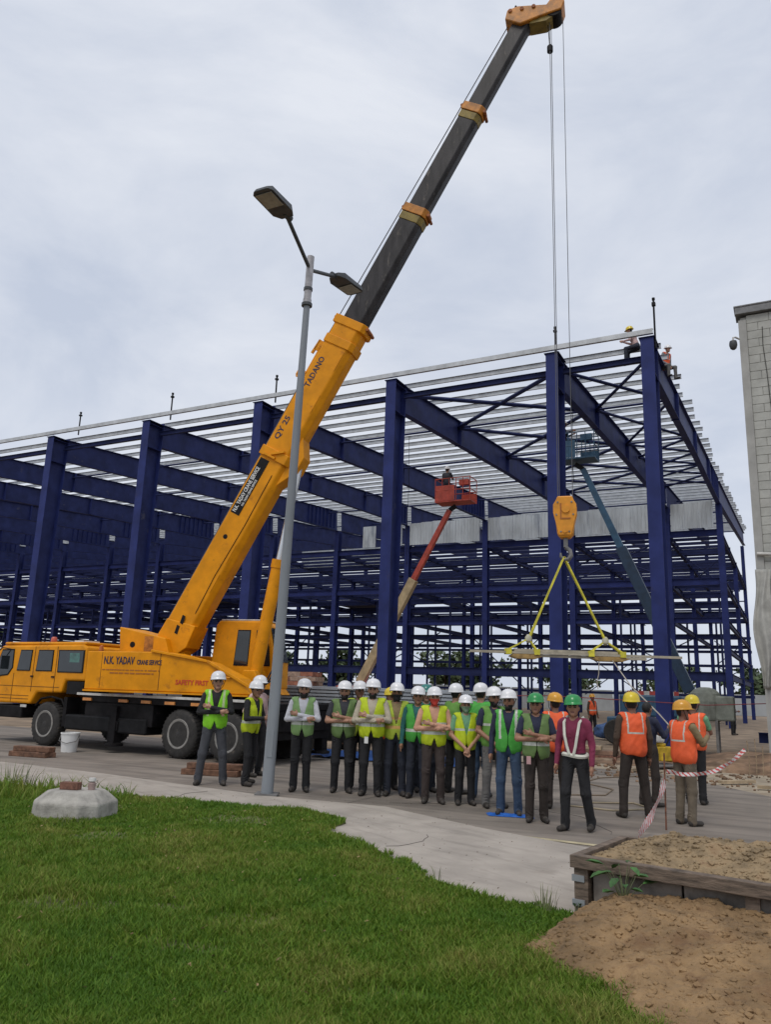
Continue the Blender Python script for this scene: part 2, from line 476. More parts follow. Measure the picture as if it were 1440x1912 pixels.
# ------------------------------------------------------------------ steel framed hall under construction
B0, BB = 3.2325, 6.349
XS = [0.0, -B0] + [-B0 - BB * i for i in range(1, 15)]
HALL = thing('steel_frame_building', 'half built hall of deep blue steel columns and rafters under silver roof purlins', 'building', C1, -BA)
def roof_z(t): return 13.42 + 0.0795 * t
TEND = 60.0
def hcol(name, x, t, h, bf, d_top, d_bot, base=True, z0=0.0):
    """H column, flanges facing the road (y'), tapered depth; part of the hall"""
    mb = MB()
    tf, tw = .025, .016
    for y0t, y0b in ((0, 0),):
        mb.hexa([(x, t, z0), (x + bf, t, z0), (x + bf, t + tf, z0), (x, t + tf, z0), (x, t, h), (x + bf, t, h), (x + bf, t + tf, h), (x, t + tf, h)], 0)
        mb.hexa([(x, t + d_bot, z0), (x + bf, t + d_bot, z0), (x + bf, t + d_bot + tf, z0), (x, t + d_bot + tf, z0),
                 (x, t + d_top, h), (x + bf, t + d_top, h), (x + bf, t + d_top + tf, h), (x, t + d_top + tf, h)], 0)
    xc = x + bf / 2
    mb.hexa([(xc - tw / 2, t + tf, z0), (xc + tw / 2, t + tf, z0), (xc + tw / 2, t + d_bot, z0), (xc - tw / 2, t + d_bot, z0),
             (xc - tw / 2, t + tf, h), (xc + tw / 2, t + tf, h), (xc + tw / 2, t + d_top, h), (xc - tw / 2, t + d_top, h)], 1)
    o = part(name, mb, [BLUE, BLUEW], HALL)
    if base:
        b = MB().box(x - .12, x + bf + .12, t - .12, t + d_bot + .15, z0, z0 + .035)
        part('base_plate', b, BLUED, o)
        for zz in ((h - 1.25, h - .12) if h > 12 else ()):
            part('stiffener', MB().box(x + .012, x + bf - .012, t + .03, t + d_top - .01, zz, zz + .016), BLUE, o)
    return o
for i, x in enumerate(XS):
    hcol('column', x, 0, 13.40, .43, .92, .62)
    # rafter: three tapered welded pieces with bolted splice plates
    xc = x + .215
    r = part('rafter', MB().ibeam((xc, .95, roof_z(.95)), (xc, 14, roof_z(14)), 1.12, 1.20, .28, mi=0, wmi=1)
             .ibeam((xc, 14.03, roof_z(14.03)), (xc, 27.9, roof_z(27.9)), 1.20, 1.62, .28, mi=0, wmi=1)
             .ibeam((xc, 28.6, roof_z(28.6)), (xc, TEND, roof_z(TEND)), 1.55, 1.25, .28, mi=0, wmi=1), [BLUE, BLUEW], HALL)
    part('end_plate', MB().box(xc - .19, xc + .19, .925, .975, roof_z(.95) - 1.22, roof_z(.95) + .05), BLUE, r)
    part('cap_plate', MB().box(x - .05, x + .48, -.05, 1.0, 13.401, 13.418), BLUED, r)
    for t in (7.0, 14.0, 21.0):
        d = 1.14 + max(0, t - 14) * .03
        part('splice_plate', MB().box(xc - .16, xc + .16, t - .03, t + .06, roof_z(t) - d - .06, roof_z(t) - .03), BLUE, r)
    for k in range(8):
        t = 23.6 + k * .55
        part('stiffener', MB().box(xc - .13, xc + .13, t, t + .015, roof_z(t) - 1.46, roof_z(t) - .03), BLUE, r)
    hcol('interior_column', x + .02, 28.0, 14.05 if i else 14.05, .38, .55, .55, base=False)
    hcol('interior_column', x + .05, 42.0, 12.0, .30, .4, .4, base=False)
    hcol('interior_column', x + .05, 56.0, 16.2, .30, .45, .45, base=False)

# eave strut (silver) and purlins: one long Z section per line
def zpurlin(t, z, h=.17, fl=.06, x0=.66, x1=-92, m_=GALV, name='purlin'):
    mb = MB()
    mb.box(x1, x0, t - .004, t + .004, z, z + h)
    mb.box(x1, x0, t - fl, t - .0045, z + h - .006, z + h)
    mb.box(x1, x0, t + .0045, t + fl, z, z + .006)
    mb.box(x1, x0, t + fl - .005, t + fl, z + .0065, z + .024)
    return part(name, mb, m_, HALL)
ev = MB().box(-92, .42, -.012, -.004, 13.52, 13.69).box(-92, .42, -.0035, .10, 13.52, 13.53).box(-92, .42, -.0035, .10, 13.68, 13.69)
part('eave_strut', ev, GALV, HALL)
k = 0
t = 1.35
while t < 58:
    zpurlin(t, roof_z(t) + .012 + random.uniform(0, .012), x0=.60 + random.uniform(-.14, .12))
    t += 1.28
# blue tubular struts between the rafters
for t in (6.9, 13.9, 20.9, 26.5, 34, 41, 48, 55):
    for i in range(len(XS) - 1):
        if i > 5 and t in (6.9, 13.9):
            continue
        part('strut_tube', MB().tube((XS[i] + .19, t, roof_z(t) - .32), (XS[i + 1] + .24, t, roof_z(t) - .32), .055, n=8), BLUED, HALL)
for i in range(len(XS) - 1):
    part('eave_tie', MB().ibeam((XS[i], .72, 13.05), (XS[i + 1] + .43, .72, 13.05), .2, .2, .14, .014, .012), BLUED, HALL)
# roof cross bracing in the second bay and, deeper, in the end bay
def brace(p, q, r=.045, name='roof_brace', m_=BLUED):
    part(name, MB().tube(p, q, r, n=6), m_, HALL)
for a, b in ((1.2, 6.9), (6.9, 13.9), (13.9, 20.9), (20.9, 26.5)):
    brace((XS[1] + .1, a, roof_z(a) - .30), (XS[2] + .3, b, roof_z(b) - .30), .085)
    brace((XS[2] + .3, a, roof_z(a) - .36), (XS[1] + .1, b, roof_z(b) - .36), .085)
for a, b in ((1.2, 6.9), (6.9, 13.9), (13.9, 17.4), (17.4, 20.9), (20.9, 24), (24, 27.5)):
    brace((XS[0] + .1, a, roof_z(a) - .30), (XS[1] + .3, b, roof_z(b) - .30), .065)
    brace((XS[1] + .3, a, roof_z(a) - .36), (XS[0] + .1, b, roof_z(b) - .36), .065)
# lifeline posts along the eave
for i, x in enumerate((.47, -2.9, -14.9, -20.7, -26.6)):
    hh = (.95, .55, .65, .72, .6)[i]
    part('lifeline_post', MB().tube((x, .1, 13.3 if i else 13.0), (x, .1, 13.80 + hh), .035, n=6).box(x - .06, x + .06, .04, .16, 13.80 + hh * .78, 13.80 + hh * .9)
         .tube((x, .1, 13.80 + hh), (x, .1, 13.80 + hh + .08), .055, n=6), BLACK, HALL)

# temporary cables and chains hanging from the roof steel
for (x, t, l_) in ((-3.0, 2.6, 4.2), (-12.4, 8.0, 6.5), (-1.3, 9.0, 3.1), (-18.9, 4.0, 2.8), (-6.6, 15.0, 7.5)):
    z = roof_z(t) - .1
    part('hanging_cable', MB().path([(x, t, z), (x + .05, t, z - l_ * .4), (x - .03, t + .05, z - l_ * .75), (x + .06, t, z - l_)], .012, 5), BLACK, HALL)
# mezzanine frames between t = 28 and t = 58
XR, XLF = 0.35, -92.0
for t in (28.2, 35.2, 42.2, 49.2, 56.2):
    for z, d in ((12.40, .42), (9.25, .45), (6.75, .34)):
        if z < 7 and t in (35.2, 49.2):
            continue
        part('floor_beam', MB().ibeam((XR, t, z), (XLF, t, z), d, d, .22), BLUED if t > 29 else BLUE, HALL)
part('floor_beam', MB().ibeam((XR, 28.2, 3.35), (XLF, 28.2, 3.35), .55, .55, .22), BLUED, HALL)
for i, x in enumerate(XS):
    for z, d in ((12.38, .4), (9.23, .42), (6.72, .3), (4.9, .3), (3.3, .4)):
        if z < 5 and i > 0:
            continue
        part('cross_beam', MB().ibeam((x + .2, 28.6, z), (x + .2, 58, z), d, d, .2), BLUED, HALL)
for k in range(18):
    t = 29.4 + k * 1.55
    part('joist', MB().box(XLF, XR - .1, t - .04, t + .04, 11.95, 12.15), BLUED, HALL)
    if k % 2:
        part('joist', MB().box(XLF, XR - .1, t - .03, t + .03, 9.0, 9.15), BLUED, HALL)
    if k % 5 == 1:
        part('joist', MB().box(XLF, XR - .1, t - .04, t + .04, 10.62, 10.72), BLUED, HALL)
DECK = mat('deck_soffit', (0.035, 0.038, 0.07), 0.7, var=0.2, vscale=1)
for i in range(len(XS) - 1):
    for k, (t0, t1) in enumerate(((29.5, 35.0), (36.4, 42), (44.0, 49.1), (49.4, 56))):
        if (i * 5 + k * 3) % 7 not in (0,) or i < 4:
            continue
        mb = MB().box(XS[i + 1] + .5, XS[i] - .1, t0, t1, 9.262, 9.33)
        part('deck_panel', mb, DECK, HALL)
# open rear wall: posts, girts and cross braces
for k in range(17):
    x = .1 - k * BB * .86
    part('rear_post', MB().box(x - .09, x + .09, 58.0, 58.2, 0, 9.2), BLUED, HALL)
for z in (1.9, 3.4, 4.75, 6.1, 7.4):
    part('rear_girt', MB().box(XLF, XR, 57.85, 57.995, z, z + .26), BLUED, HALL)
for k in range(13):
    x = -.6 - k * 6.9
    part('rack_post', MB().box(x - .07, x + .07, 35.0, 35.14, 0, 9.0), BLUED, HALL)
    part('rack_post', MB().box(x - 1.47, x - 1.31, 49.0, 49.16, 0, 9.0), BLUED, HALL)
for (xa, xb, t, z0, z1) in ((XS[0], XS[1], 57.9, 4.9, 7.3), (XS[0], XS[1], 57.9, 3.3, 4.9), (XS[1], XS[2], 42.3, 3.4, 6.4), (XS[2], XS[3], 57.9, 1.8, 6), (XS[3], XS[4], 42.3, 1.0, 6.4),
                            (XS[4], XS[5], 35.1, 3.3, 6.4), (XS[5], XS[6], 42.3, .6, 6.4), (XS[6], XS[7], 35.1, .6, 6.4), (XS[7], XS[8], 42.3, .6, 6.4), (XS[1], XS[2], 28.4, 9.4, 12), (XS[0], XS[1], 35.1, 9.4, 12),
                            (XS[2], XS[3], 35.1, 9.4, 12), (XS[4], XS[5], 42.1, 9.4, 12), (XS[8], XS[9], 42.3, .6, 6.4)):
    brace((xa, t, z0), (xb + .3, t, z1), .05, 'wall_brace')
    brace((xa, t + .14, z1), (xb + .3, t + .14, z0), .05, 'wall_brace')
# silver cladding strip hung between the inner columns
def corrugated(x0, x1, t, z0, z1, pitch=.25, dep=.035):
    mb = MB()
    n = max(2, int(round((x1 - x0) / pitch)))
    xs, ys = [], []
    for q in range(n):
        a = x0 + (x1 - x0) * q / n
        w = (x1 - x0) / n
        xs += [a, a + .55 * w, a + .65 * w, a + .9 * w]; ys += [0, 0, dep, dep]
    xs.append(x1); ys.append(0)
    vs = []
    for q in range(len(xs)):
        for dz, dy in ((z0, 0), (z1, 0), (z1, .006), (z0, .006)):
            vs.append((xs[q], t - ys[q] + dy, dz))
    fs = []
    for q in range(len(xs) - 1):
        a, b = q * 4, q * 4 + 4
        fs += [(a, b, b + 1, a + 1), (a + 1, b + 1, b + 2, a + 2), (a + 2, b + 2, b + 3, a + 3), (a + 3, b + 3, b, a)]
    return mb.add(vs, fs)
for i in range(5):
    x1, x0 = XS[i] - .12, XS[i + 1] + .52
    if i == 4:
        x0 = XS[4] - 3.6
    n = max(1, int(round((x1 - x0) / 1.03)))
    for q in range(n):
        if i == 4 and q == 1:
            continue
        a, b = x0 + (x1 - x0) * q / n, x0 + (x1 - x0) * (q + 1) / n - .008
        dz = .04 * ((q * 7 + i * 3) % 3 - 1)
        part('cladding_panel', corrugated(a, b, 27.85 - .008 * (q % 2), 12.47, 14.2 + dz), GALVP, HALL)
part('far_cladding', corrugated(XS[6], XS[4] - 4.2, 33.0, 12.0, 13.5), GALVP, HALL)

# ------------------------------------------------------------------ block wall building at the right edge
WALLB = thing('block_wall_building', 'tall plain building of grey green blocks at the right edge of the photo', 'building', (10.66, 22.0, 0), -BA)
part('wall_core', MB().box(.02, 9, .02, 8, 0, 13.1), MORTAR, WALLB)
bw, bh = .62, .262
protos = []
for m_ in BLOCKS:
    me = MB().box(0, bw - .014, -.012, .03, 0, bh - .014).mesh('block', m_)
    fixn(me); protos.append(me)
half = MB().box(0, bw / 2 - .014, -.012, .03, 0, bh - .014).mesh('half_block', BLOCKS[0]); fixn(half)
edge = MB().box(-.03, .19, -.05, .3, 0, 13.0).mesh('corner_pilaster', mat('corner_strip', (0.36, 0.36, 0.34), .8, var=.08, vscale=2)); fixn(edge)
link('corner_pilaster', edge, WALLB)
for r in range(49):
    z = .31 + r * bh
    x = .2
    if r % 2:
        link('block', half, WALLB, (x, 0, z)); x += bw / 2
    for c in range(4):
        link('block', protos[random.choice((0, 0, 1, 2))], WALLB, (x, 0, z)); x += bw
part('parapet_coping', MB().box(-.10, 9.1, -.14, .5, 13.18, 13.40).box(-.13, 9.1, -.16, .5, 13.403, 13.45), mat('coping_grey', (0.20, 0.205, 0.21), .7, var=.2, vscale=3), WALLB, bevel=.01)
part('wall_crack', MB().path([(.62, -.014, 12.7), (.60, -.016, 12.1), (.65, -.026, 11.2), (.68, -.026, 10.3), (.72, -.026, 9.4), (.71, -.026, 8.6)], .012, 5), mat('crack_dark', (.06, .06, .055), .9), WALLB)
part('downpipe', MB().path([(.02, -.12, 5.75), (.5, -.12, 5.72), (.56, -.12, 5.6), (.56, -.12, .2)], .05, 10), WHITED, WALLB, smooth=True)
# security camera on a gooseneck
CC = thing('security_camera', 'small dark dome security camera on white gooseneck bracket by block wall', 'camera', (10.60, 22.0, 12.35))
part('bracket_arm', MB().path([(.05, 0, .05), (-.12, -.05, .09), (-.2, -.08, .06), (-.21, -.08, -.05)], .028, 8), WHITED, CC, smooth=True)
part('dome', MB().lathe([(.02, -.03), (.10, -.06), (.115, -.14), (.115, -.2), (.09, -.29), (.045, -.33), (0, -.34)], 16, (-.21, -.08, 0)), LAMPD, CC, smooth=True)
# loose tarpaulin hanging at the wall corner
def tarp(u, v):
    z = 5.3 - v * 3.3
    bulge = np.sin(v * math.pi) ** .8
    x = -.06 - .10 * bulge * (1 - u) + .40 * u + .05 * np.sin(v * 9 + 3 * u)
    y = -.13 - .07 * np.sin(u * 13 + v * 3) * (.3 + v) - .22 * bulge * u * (1 - u) * 2
    return x, y, z
tp = heightfield('hanging_tarpaulin', 26, 40, tarp, mat('tarp_grey', (0.40, 0.40, 0.37), .75, var=.12, vscale=3, bump=.2, bscale=12))
so = tp.modifiers.new('thickness', 'SOLIDIFY'); so.thickness = .012
tp.location = (10.66, 22.0, 0); tp.rotation_euler = (0, 0, -BA)
tag(tp, 'pale grey tarpaulin hanging loose beside the downpipe of the block wall', 'tarpaulin')

# ------------------------------------------------------------------ truck crane
CR = thing('truck_crane', 'yellow truck crane with its long boom raised over the site', 'crane', (-3.7, 19.0, 0), rad(-30.4))
SUPR = rad(14.4)                     # slewed upper structure relative to the carrier
def cpart(name, mb, mats, parent=None, **k): return part(name, mb, mats, parent or CR, **k)
def spart(name, mb, mats, parent=None, **k):
    if parent is None:
        return part(name, mb, mats, CR, rz=SUPR, **k)
    return part(name, mb, mats, parent, **k)
# carrier
cpart('chassis', MB().box(-6.6, 2.2, -.5, .5, .72, 1.12).box(-3.4, 2.3, -1.22, 1.22, 1.125, 1.27).box(-3.3, -1.0, -1.2, -.55, .62, 1.12).box(-3.3, -1.0, .55, 1.2, .62, 1.12)
      .box(1.95, 2.28, -1.15, 1.15, .68, 1.12), CHAS, bevel=.015)
cpart('fuel_tank', MB().box(-3.95, -1.15, -1.24, -.62, .44, .80), BLACK, bevel=.04)
cpart('side_rail', MB().box(-3.6, 2.2, -1.245, -1.222, 1.275, 1.33), WHITED)
for i, x in enumerate((-3.35, -2.1, -1.35, -.6, .2, 1.0, 2.0)):
    cpart('side_marker', MB().box(x, x + .3, -1.262, -1.225, 1.15, 1.215), ORNL)
for x, y in ((-2.2, 0), (2.05, 0)):
    o = cpart('outrigger_beam', MB().box(x - .16, x + .16, -1.27, 1.27, .5, .71), CHAS, bevel=.01)
    for s in (-1, 1):
        part('outrigger_leg', MB().box(x - .11, x + .11, s * 1.18 - .11, s * 1.18 + .11, .22, 1.05).lathe([(.22, .15), (.22, .2), (.1, .24)], 14, (x, s * 1.18, 0)), CHAS, o)
def wheel(x, y, w=.30, r=.53):
    s = -1 if y < 0 else 1
    root = part('wheel', MB().lathe([(r * .62, -w / 2 * s), (r * .86, -w / 2 * s), (r * .97, -w * .40 * s), (r, -w * .3 * s), (r, w * .3 * s), (r * .97, w * .4 * s), (r * .86, w / 2 * s), (r * .62, w / 2 * s)], 36, (x, y, r), 'y'), RUBBER, CR, smooth=True)
    part('rim', MB().lathe([(r * .625, w * .49 * s), (r * .60, w * .53 * s), (r * .52, w * .50 * s), (r * .49, w * .25 * s)], 30, (x, y, r), 'y'), RIM, root, smooth=True)
    hub = MB().lathe([(r * .5, w * .2 * s), (r * .3, w * .22 * s), (r * .26, w * .42 * s), (r * .12, w * .5 * s), (0, w * .52 * s)], 20, (x, y, r), 'y')
    for k in range(8):
        a = 2 * math.pi * k / 8
        hub.tube((x + r * .38 * math.cos(a), y + w * .2 * s, r + r * .38 * math.sin(a)), (x + r * .38 * math.cos(a), y + w * .30 * s, r + r * .38 * math.sin(a)), .022, n=6)
    part('hub', hub, RIMD, root)
    tr = MB()
    for k in range(36):
        a = 2 * math.pi * (k + .5) / 36
        c, q = math.cos(a), math.sin(a)
        for sd in (-1, 1):
            tr.bar((x + (r + .004) * c, y + sd * .02 * w, r + (r + .004) * q), (x + (r + .002) * math.cos(a + .06 * sd), y + sd * w * .38, r + (r + .002) * math.sin(a + .06 * sd)), .032, .014, (c, 0, q))
    t_ = part('tread', tr, RUBBER, root); t_['kind'] = 'stuff'
for x in (-4.71,):
    for y in (-1.08, 1.08): wheel(x, y)
for x in (-.16, 1.24):
    for y in (-1.06, -.72, .72, 1.06): wheel(x, y, w=.29)
for x in (-4.71, -.16, 1.24):
    cpart('axle', MB().tube((x, -1, .53), (x, 1, .53), .08), CHAS)
cpart('mudguard', MB().path([(-5.30, -1.1, .95), (-5.1, -1.1, 1.13), (-4.71, -1.1, 1.19), (-4.3, -1.1, 1.13), (-4.12, -1.1, .9)], .03, 6).box(-4.1, -3.98, -1.2, -.8, .5, 1.2), CHAS)
# driver's cab
def cab_poly(y): return [(-7.3, y, .98), (-7.36, y, 1.62), (-6.96, y, 2.40), (-6.8, y, 2.47), (-3.62, y, 2.50), (-3.47, y, 2.42), (-3.42, y, 1.74), (-3.42, y, 1.60), (-4.15, y, 1.60), (-4.25, y, 1.30), (-5.2, y, 1.28), (-5.42, y, .99)]
cab = cpart('cab', MB().prism(cab_poly(-1.2), (0, 2.4, 0)), YEL, bevel=.05)
part('cab_roof', MB().box(-6.8, -3.55, -1.17, 1.17, 2.485, 2.56), YEL, cab, bevel=.03)
part('roof_patch', MB().box(-4.1, -3.75, -1.1, -.6, 2.565, 2.60), WHITE, cab)
def pane(name, pts, m_, parent, d=.03, fr=BLACK):
    """window: black rubber surround with glass set into it, on the near side"""
    cx = sum(p[0] for p in pts) / len(pts); cz = sum(p[2] for p in pts) / len(pts)
    big = [(cx + (p[0] - cx) * 1.09, p[1] + .004, cz + (p[2] - cz) * 1.10) for p in pts]
    o = part(name, MB().prism(big, (0, -.012, 0)), fr, parent)
    part('glass', MB().prism([(p[0], p[1] - .010, p[2]) for p in pts], (0, -.004, 0)), m_, o)
    return o
yn = -1.205
pane('window', [(-6.08, yn, 1.84), (-5.58, yn, 1.84), (-5.56, yn, 2.33), (-6.0, yn, 2.33)], GLASS, cab)
pane('window', [(-5.30, yn, 1.84), (-4.72, yn, 1.84), (-4.72, yn, 2.33), (-5.26, yn, 2.33)], GLASS, cab)
pane('rear_window', [(-4.44, yn, 1.82), (-3.56, yn, 1.82), (-3.56, yn, 2.33), (-4.46, yn, 2.33)], GLASS, cab)
part('painted_reflection', MB().box(-4.05, -3.68, yn - .016, yn - .0145, 2.05, 2.28), REFLG, cab)  # reflection painted as a thin greenish patch on the rear window
pane('quarter_window', [(-7.05, yn, 1.66), (-6.46, yn, 1.72), (-6.30, yn, 1.9), (-6.32, yn, 2.34), (-6.78, yn, 2.33)], GLASS, cab)
part('windscreen', MB().hexa([(-7.34, -1.08, 1.70), (-7.34, 1.08, 1.70), (-7.01, 1.08, 2.33), (-7.01, -1.08, 2.33), (-7.37, -1.08, 1.715), (-7.37, 1.08, 1.715), (-7.04, 1.08, 2.345), (-7.04, -1.08, 2.345)]), GLASS, cab)
SEAM = mat('panel_gap', (0.10, 0.035, 0.004), .8)
for i, x in enumerate((-5.44, -4.56)):
    part('door_gap', MB().box(x - .008, x + .008, -1.206, -1.19, 1.30, 2.44), SEAM, cab)
part('door_gap', MB().box(-6.22, -6.205, -1.206, -1.19, 1.02, 1.75), SEAM, cab)
for x in (-5.50, -4.68):
    part('door_handle', MB().box(x, x + .1, -1.225, -1.203, 1.66, 1.70), BLACK, cab)
for z in (1.10, 1.18, 1.42):
    part('trim_line', MB().box(-6.9, -5.5 if z < 1.3 else -4.35, -1.2065, -1.2, z, z + .012), SEAM, cab)
part('air_intake', MB().box(-4.05, -3.45, -1.2, -.4, 1.28, 1.585), BLACK, cab)
part('bumper', MB().box(-7.4, -5.7, -1.2, 1.2, .62, .93), CHAS, cab, bevel=.03)
part('front_marker', MB().box(-5.75, -5.52, -1.222, -1.2, .90, .965), WHITED, cab)
part('beacon', MB().lathe([(.07, 2.565), (.085, 2.60), (.075, 2.70), (.05, 2.73), (0, 2.735)], 12, (-5.55, -.6, 0)), mat('beacon_red', (.45, .1, .06), .3), cab, smooth=True)
part('mirror_arm', MB().path([(-6.3, -1.2, 2.35), (-6.6, -1.36, 2.4), (-6.85, -1.40, 2.2)], .015, 6).box(-6.95, -6.85, -1.5, -1.32, 1.85, 2.2), BLACK, cab)
part('hazard_lamp', MB().lathe([(.05, 2.3), (.06, 2.36), (.045, 2.47), (0, 2.49)], 10, (-3.25, -.95, 0)), mat('lamp_orange', (.5, .14, .03), .4), CR)

# upper structure: near side panel with a sloping frame, turntable floor, counterweight tower
def sup_side(y, dy):
    return MB().prism([(-3.0, y, 1.43), (-3.0, y, 2.30), (-1.25, y, 2.31), (-.75, y, 2.30), (.2, y, 2.10), (.95, y, 1.78), (1.25, y, 1.43)], (0, dy, 0))
upper = spart('upper_structure', sup_side(-1.15, .55), YEL, bevel=.02)
spart('upper_structure_far', sup_side(.62, .5), YEL, bevel=.02)
spart('turntable', MB().lathe([(.95, 1.275), (.95, 1.38), (.8, 1.42)], 30).box(-2.9, 1.2, -.598, .618, 1.425, 1.55), CHAS)
spart('floor_edge', MB().box(-3.02, 1.2, -1.17, -.7, 1.385, 1.425), YEL)
spart('sloping_rail', MB().bar((-1.3, -1.175, 2.34), (.15, -1.175, 2.13), .05, .055).bar((.15, -1.175, 2.13), (1.22, -1.175, 1.60), .05, .06), YEL, bevel=.008)
spart('panel_gap', MB().box(-1.06, -1.045, -1.153, -1.14, 1.46, 2.28), SEAM)
spart('panel_gap', MB().box(-2.60, -2.59, -1.153, -1.14, 1.46, 2.28), SEAM)
spart('grab_rail', MB().path([(.25, -1.19, 1.78), (.5, -1.2, 1.80), (.75, -1.19, 1.78)], .018, 6), YEL)
spart('counterweight', MB().prism([(-2.55, -.55, 2.25), (-2.62, -.55, 2.92), (-1.35, -.55, 2.66), (-1.2, -.55, 2.25)], (0, 1.1, 0)), YEL, bevel=.02)
spart('pin_hole', MB().tube((-2.22, -.556, 2.50), (-2.22, -.54, 2.50), .07, n=16), BLACK)
spart('winch_guard', MB().box(-1.9, -1.66, -.556, -.5, 2.35, 2.70), mat('rusty_yellow', (.40, .15, .02), .7, var=.3, vscale=8))
spart('winch_drum', MB().tube((-1.9, -.45, 2.45), (-1.9, .45, 2.45), .18, n=18), CHAS)
# lettering on the near side
fm = lambda x, z, y=-1.1555: frame_m((x, y, z), (1, 0, 0), (0, 0, 1))
def stext(b, s, m_, x, z, sx=1.0):
    o = text(b, s, m_, CR, fm(x, z), .003, 'lettering', sx); o.rotation_euler = (0, 0, SUPR); return o
stext('N.K. YADAV', .24, NAVYL, -2.54, 2.02, .62)
stext('CRANE SERVICE', .15, NAVYL, -1.66, 2.02, .60)
stext('SAFETY FIRST', .15, REDL, -.62, 1.60, .92)
dash = MB()
for r_, (za, x0, x1, hh) in enumerate(((1.875, -2.56, -1.06, .022), (1.80, -2.35, -1.2, .03))):
    x = x0
    while x < x1:
        w = random.uniform(.04, .13)
        dash.box(x, min(x + w, x1), -1.1585, -1.1505, za, za + hh); x += w + random.uniform(.012, .04)
o = spart('small_print', dash, BROWNL); o['kind'] = 'stuff'

# operator's cab on the far side of the boom
opc = spart('operator_cab', MB().prism([(-.62, .34, 1.56), (-.56, .34, 2.3), (-.50, .34, 3.06), (-.42, .34, 3.17), (.72, .34, 3.17), (.92, .34, 3.05), (1.12, .34, 2.2), (1.14, .34, 1.56)], (0, .86, 0)), YEL, bevel=.04)
def spane(name, pts, m_):
    cx = sum(p[0] for p in pts) / len(pts); cz = sum(p[1] for p in pts) / len(pts)
    o = part(name, MB().prism([(cx + (x - cx) * 1.1, .342, cz + (z - cz) * 1.07) for x, z in pts], (0, -.014, 0)), BLACK, opc)
    part('glass', MB().prism([(x, .329, z) for x, z in pts], (0, -.005, 0)), m_, o)
spane('window', [(.06, 2.12), (.40, 2.12), (.43, 2.92), (.12, 2.92)], GLASS)
spane('window', [(.60, 2.12), (.98, 2.12), (.94, 2.55), (.80, 2.92), (.62, 2.92)], GLASS)
part('roof_cap', MB().box(-.4, .75, .4, 1.15, 3.175, 3.21), WHITED, opc, bevel=.015)
part('windscreen', MB().hexa([(1.12, .42, 2.2), (1.12, 1.12, 2.2), (.935, 1.12, 3.0), (.935, .42, 3.0), (1.14, .42, 2.205), (1.14, 1.12, 2.205), (.955, 1.12, 3.01), (.955, .42, 3.01)]), GLASS, opc)
for k in range(3):
    spart('hydraulic_hose', MB().path([(.95 + .05 * k, -.2, 1.6), (1.15 + .06 * k, -.15, 1.75), (1.22 + .07 * k, .0, 2.0), (1.20 + .06 * k, .15, 2.25)], .022, 6), BLACK, smooth=True)

# boom: base section and three telescoped dark sections, with collars
E_, N_ = Vector((.468, 0, .884)), Vector((-.884, 0, .468))
P0 = Vector((-1.2, 0, 2.84))
def bp(L, n=0.0, y=0.0): return P0 + E_ * L + N_ * n + Vector((0, y, 0))
def section(L0, L1, h, w, ch=.10):
    """hexagonal trapezoid box section: flat top, chamfered lower edges"""
    prof = [(h / 2, -w / 2), (h / 2, w / 2), (-h / 2 + ch, w / 2), (-h / 2, w / 2 - ch), (-h / 2, -w / 2 + ch), (-h / 2 + ch, -w / 2)]
    return MB().prism([bp(L0, n, y) for n, y in prof], E_ * (L1 - L0))
def collar(L0, L1, h, w, m_, parent):
    mb = section(L0, L1, h, w, .10)
    return part('boom_collar', mb, m_, parent, bevel=.012)
boom = spart('boom_base_section', section(-.45, 8.75, .78, .60, .12), YEL, bevel=.03)
part('pivot_cheek', MB().prism([bp(-.75, .42, -.33), bp(.15, .40, -.33), bp(.35, -.38, -.33), bp(-.2, -.44, -.33), bp(-.85, -.1, -.33)], (0, .66, 0)), YEL, boom, bevel=.02)
for L_ in (-.05, .22):
    part('slot', MB().prism([bp(L_, .03, -.3345), bp(L_ + .20, .07, -.3345), bp(L_ + .20, -.02, -.3345), bp(L_, -.06, -.3345)], (0, .006, 0)), BLACK, boom)
part('pin_hole', MB().tube(bp(2.55, .12, -.303), bp(2.55, .12, -.29), .06, n=14), BLACK, boom)
collar(4.75, 5.0, .88, .68, YEL, boom)
part('boom_lug', MB().prism([bp(4.2, -.36, -.22), bp(5.6, -.36, -.22), bp(5.15, -.66, -.22), bp(4.75, -.66, -.22)], (0, .44, 0)), YEL, boom, bevel=.015)
part('clamp_bracket', MB().bar(bp(4.85, .1, -.36), bp(5.05, -.2, -.36), .06, .05).bar(bp(4.8, -.05, -.36), bp(4.8, .3, -.36), .05, .05), YEL, boom)
RUSTY = mat('rust_orange', (.33, .10, .02), .7, var=.3, vscale=8)
for L_, hh in ((8.0, .84), (8.55, .92)):
    collar(L_, L_ + .22, hh, .66, YEL, boom)
for s, L_ in ((-1, 8.7), (1, 8.7)):
    part('collar_bolt', MB().tube(bp(L_, .47 * s, -.25), bp(L_, .47 * s, .25), .045, n=8), RUSTY, boom)
# jib pin brackets on the top side
part('jib_bracket', MB().bar(bp(7.0, .38, -.2), bp(7.0, .66, -.2), .05, .22, E_).bar(bp(6.93, .66, -.2), bp(7.25, .66, -.2), .05, .05), YEL, boom)
part('jib_bracket', MB().bar(bp(7.85, .38, -.2), bp(7.85, .58, -.2), .05, .28, E_).bar(bp(7.6, .58, -.2), bp(8.0, .55, -.2), .05, .06), YEL, boom)
part('jib_rail', MB().bar(bp(7.0, .43, -.2), bp(7.85, .43, -.2), .05, .07), YEL, boom)
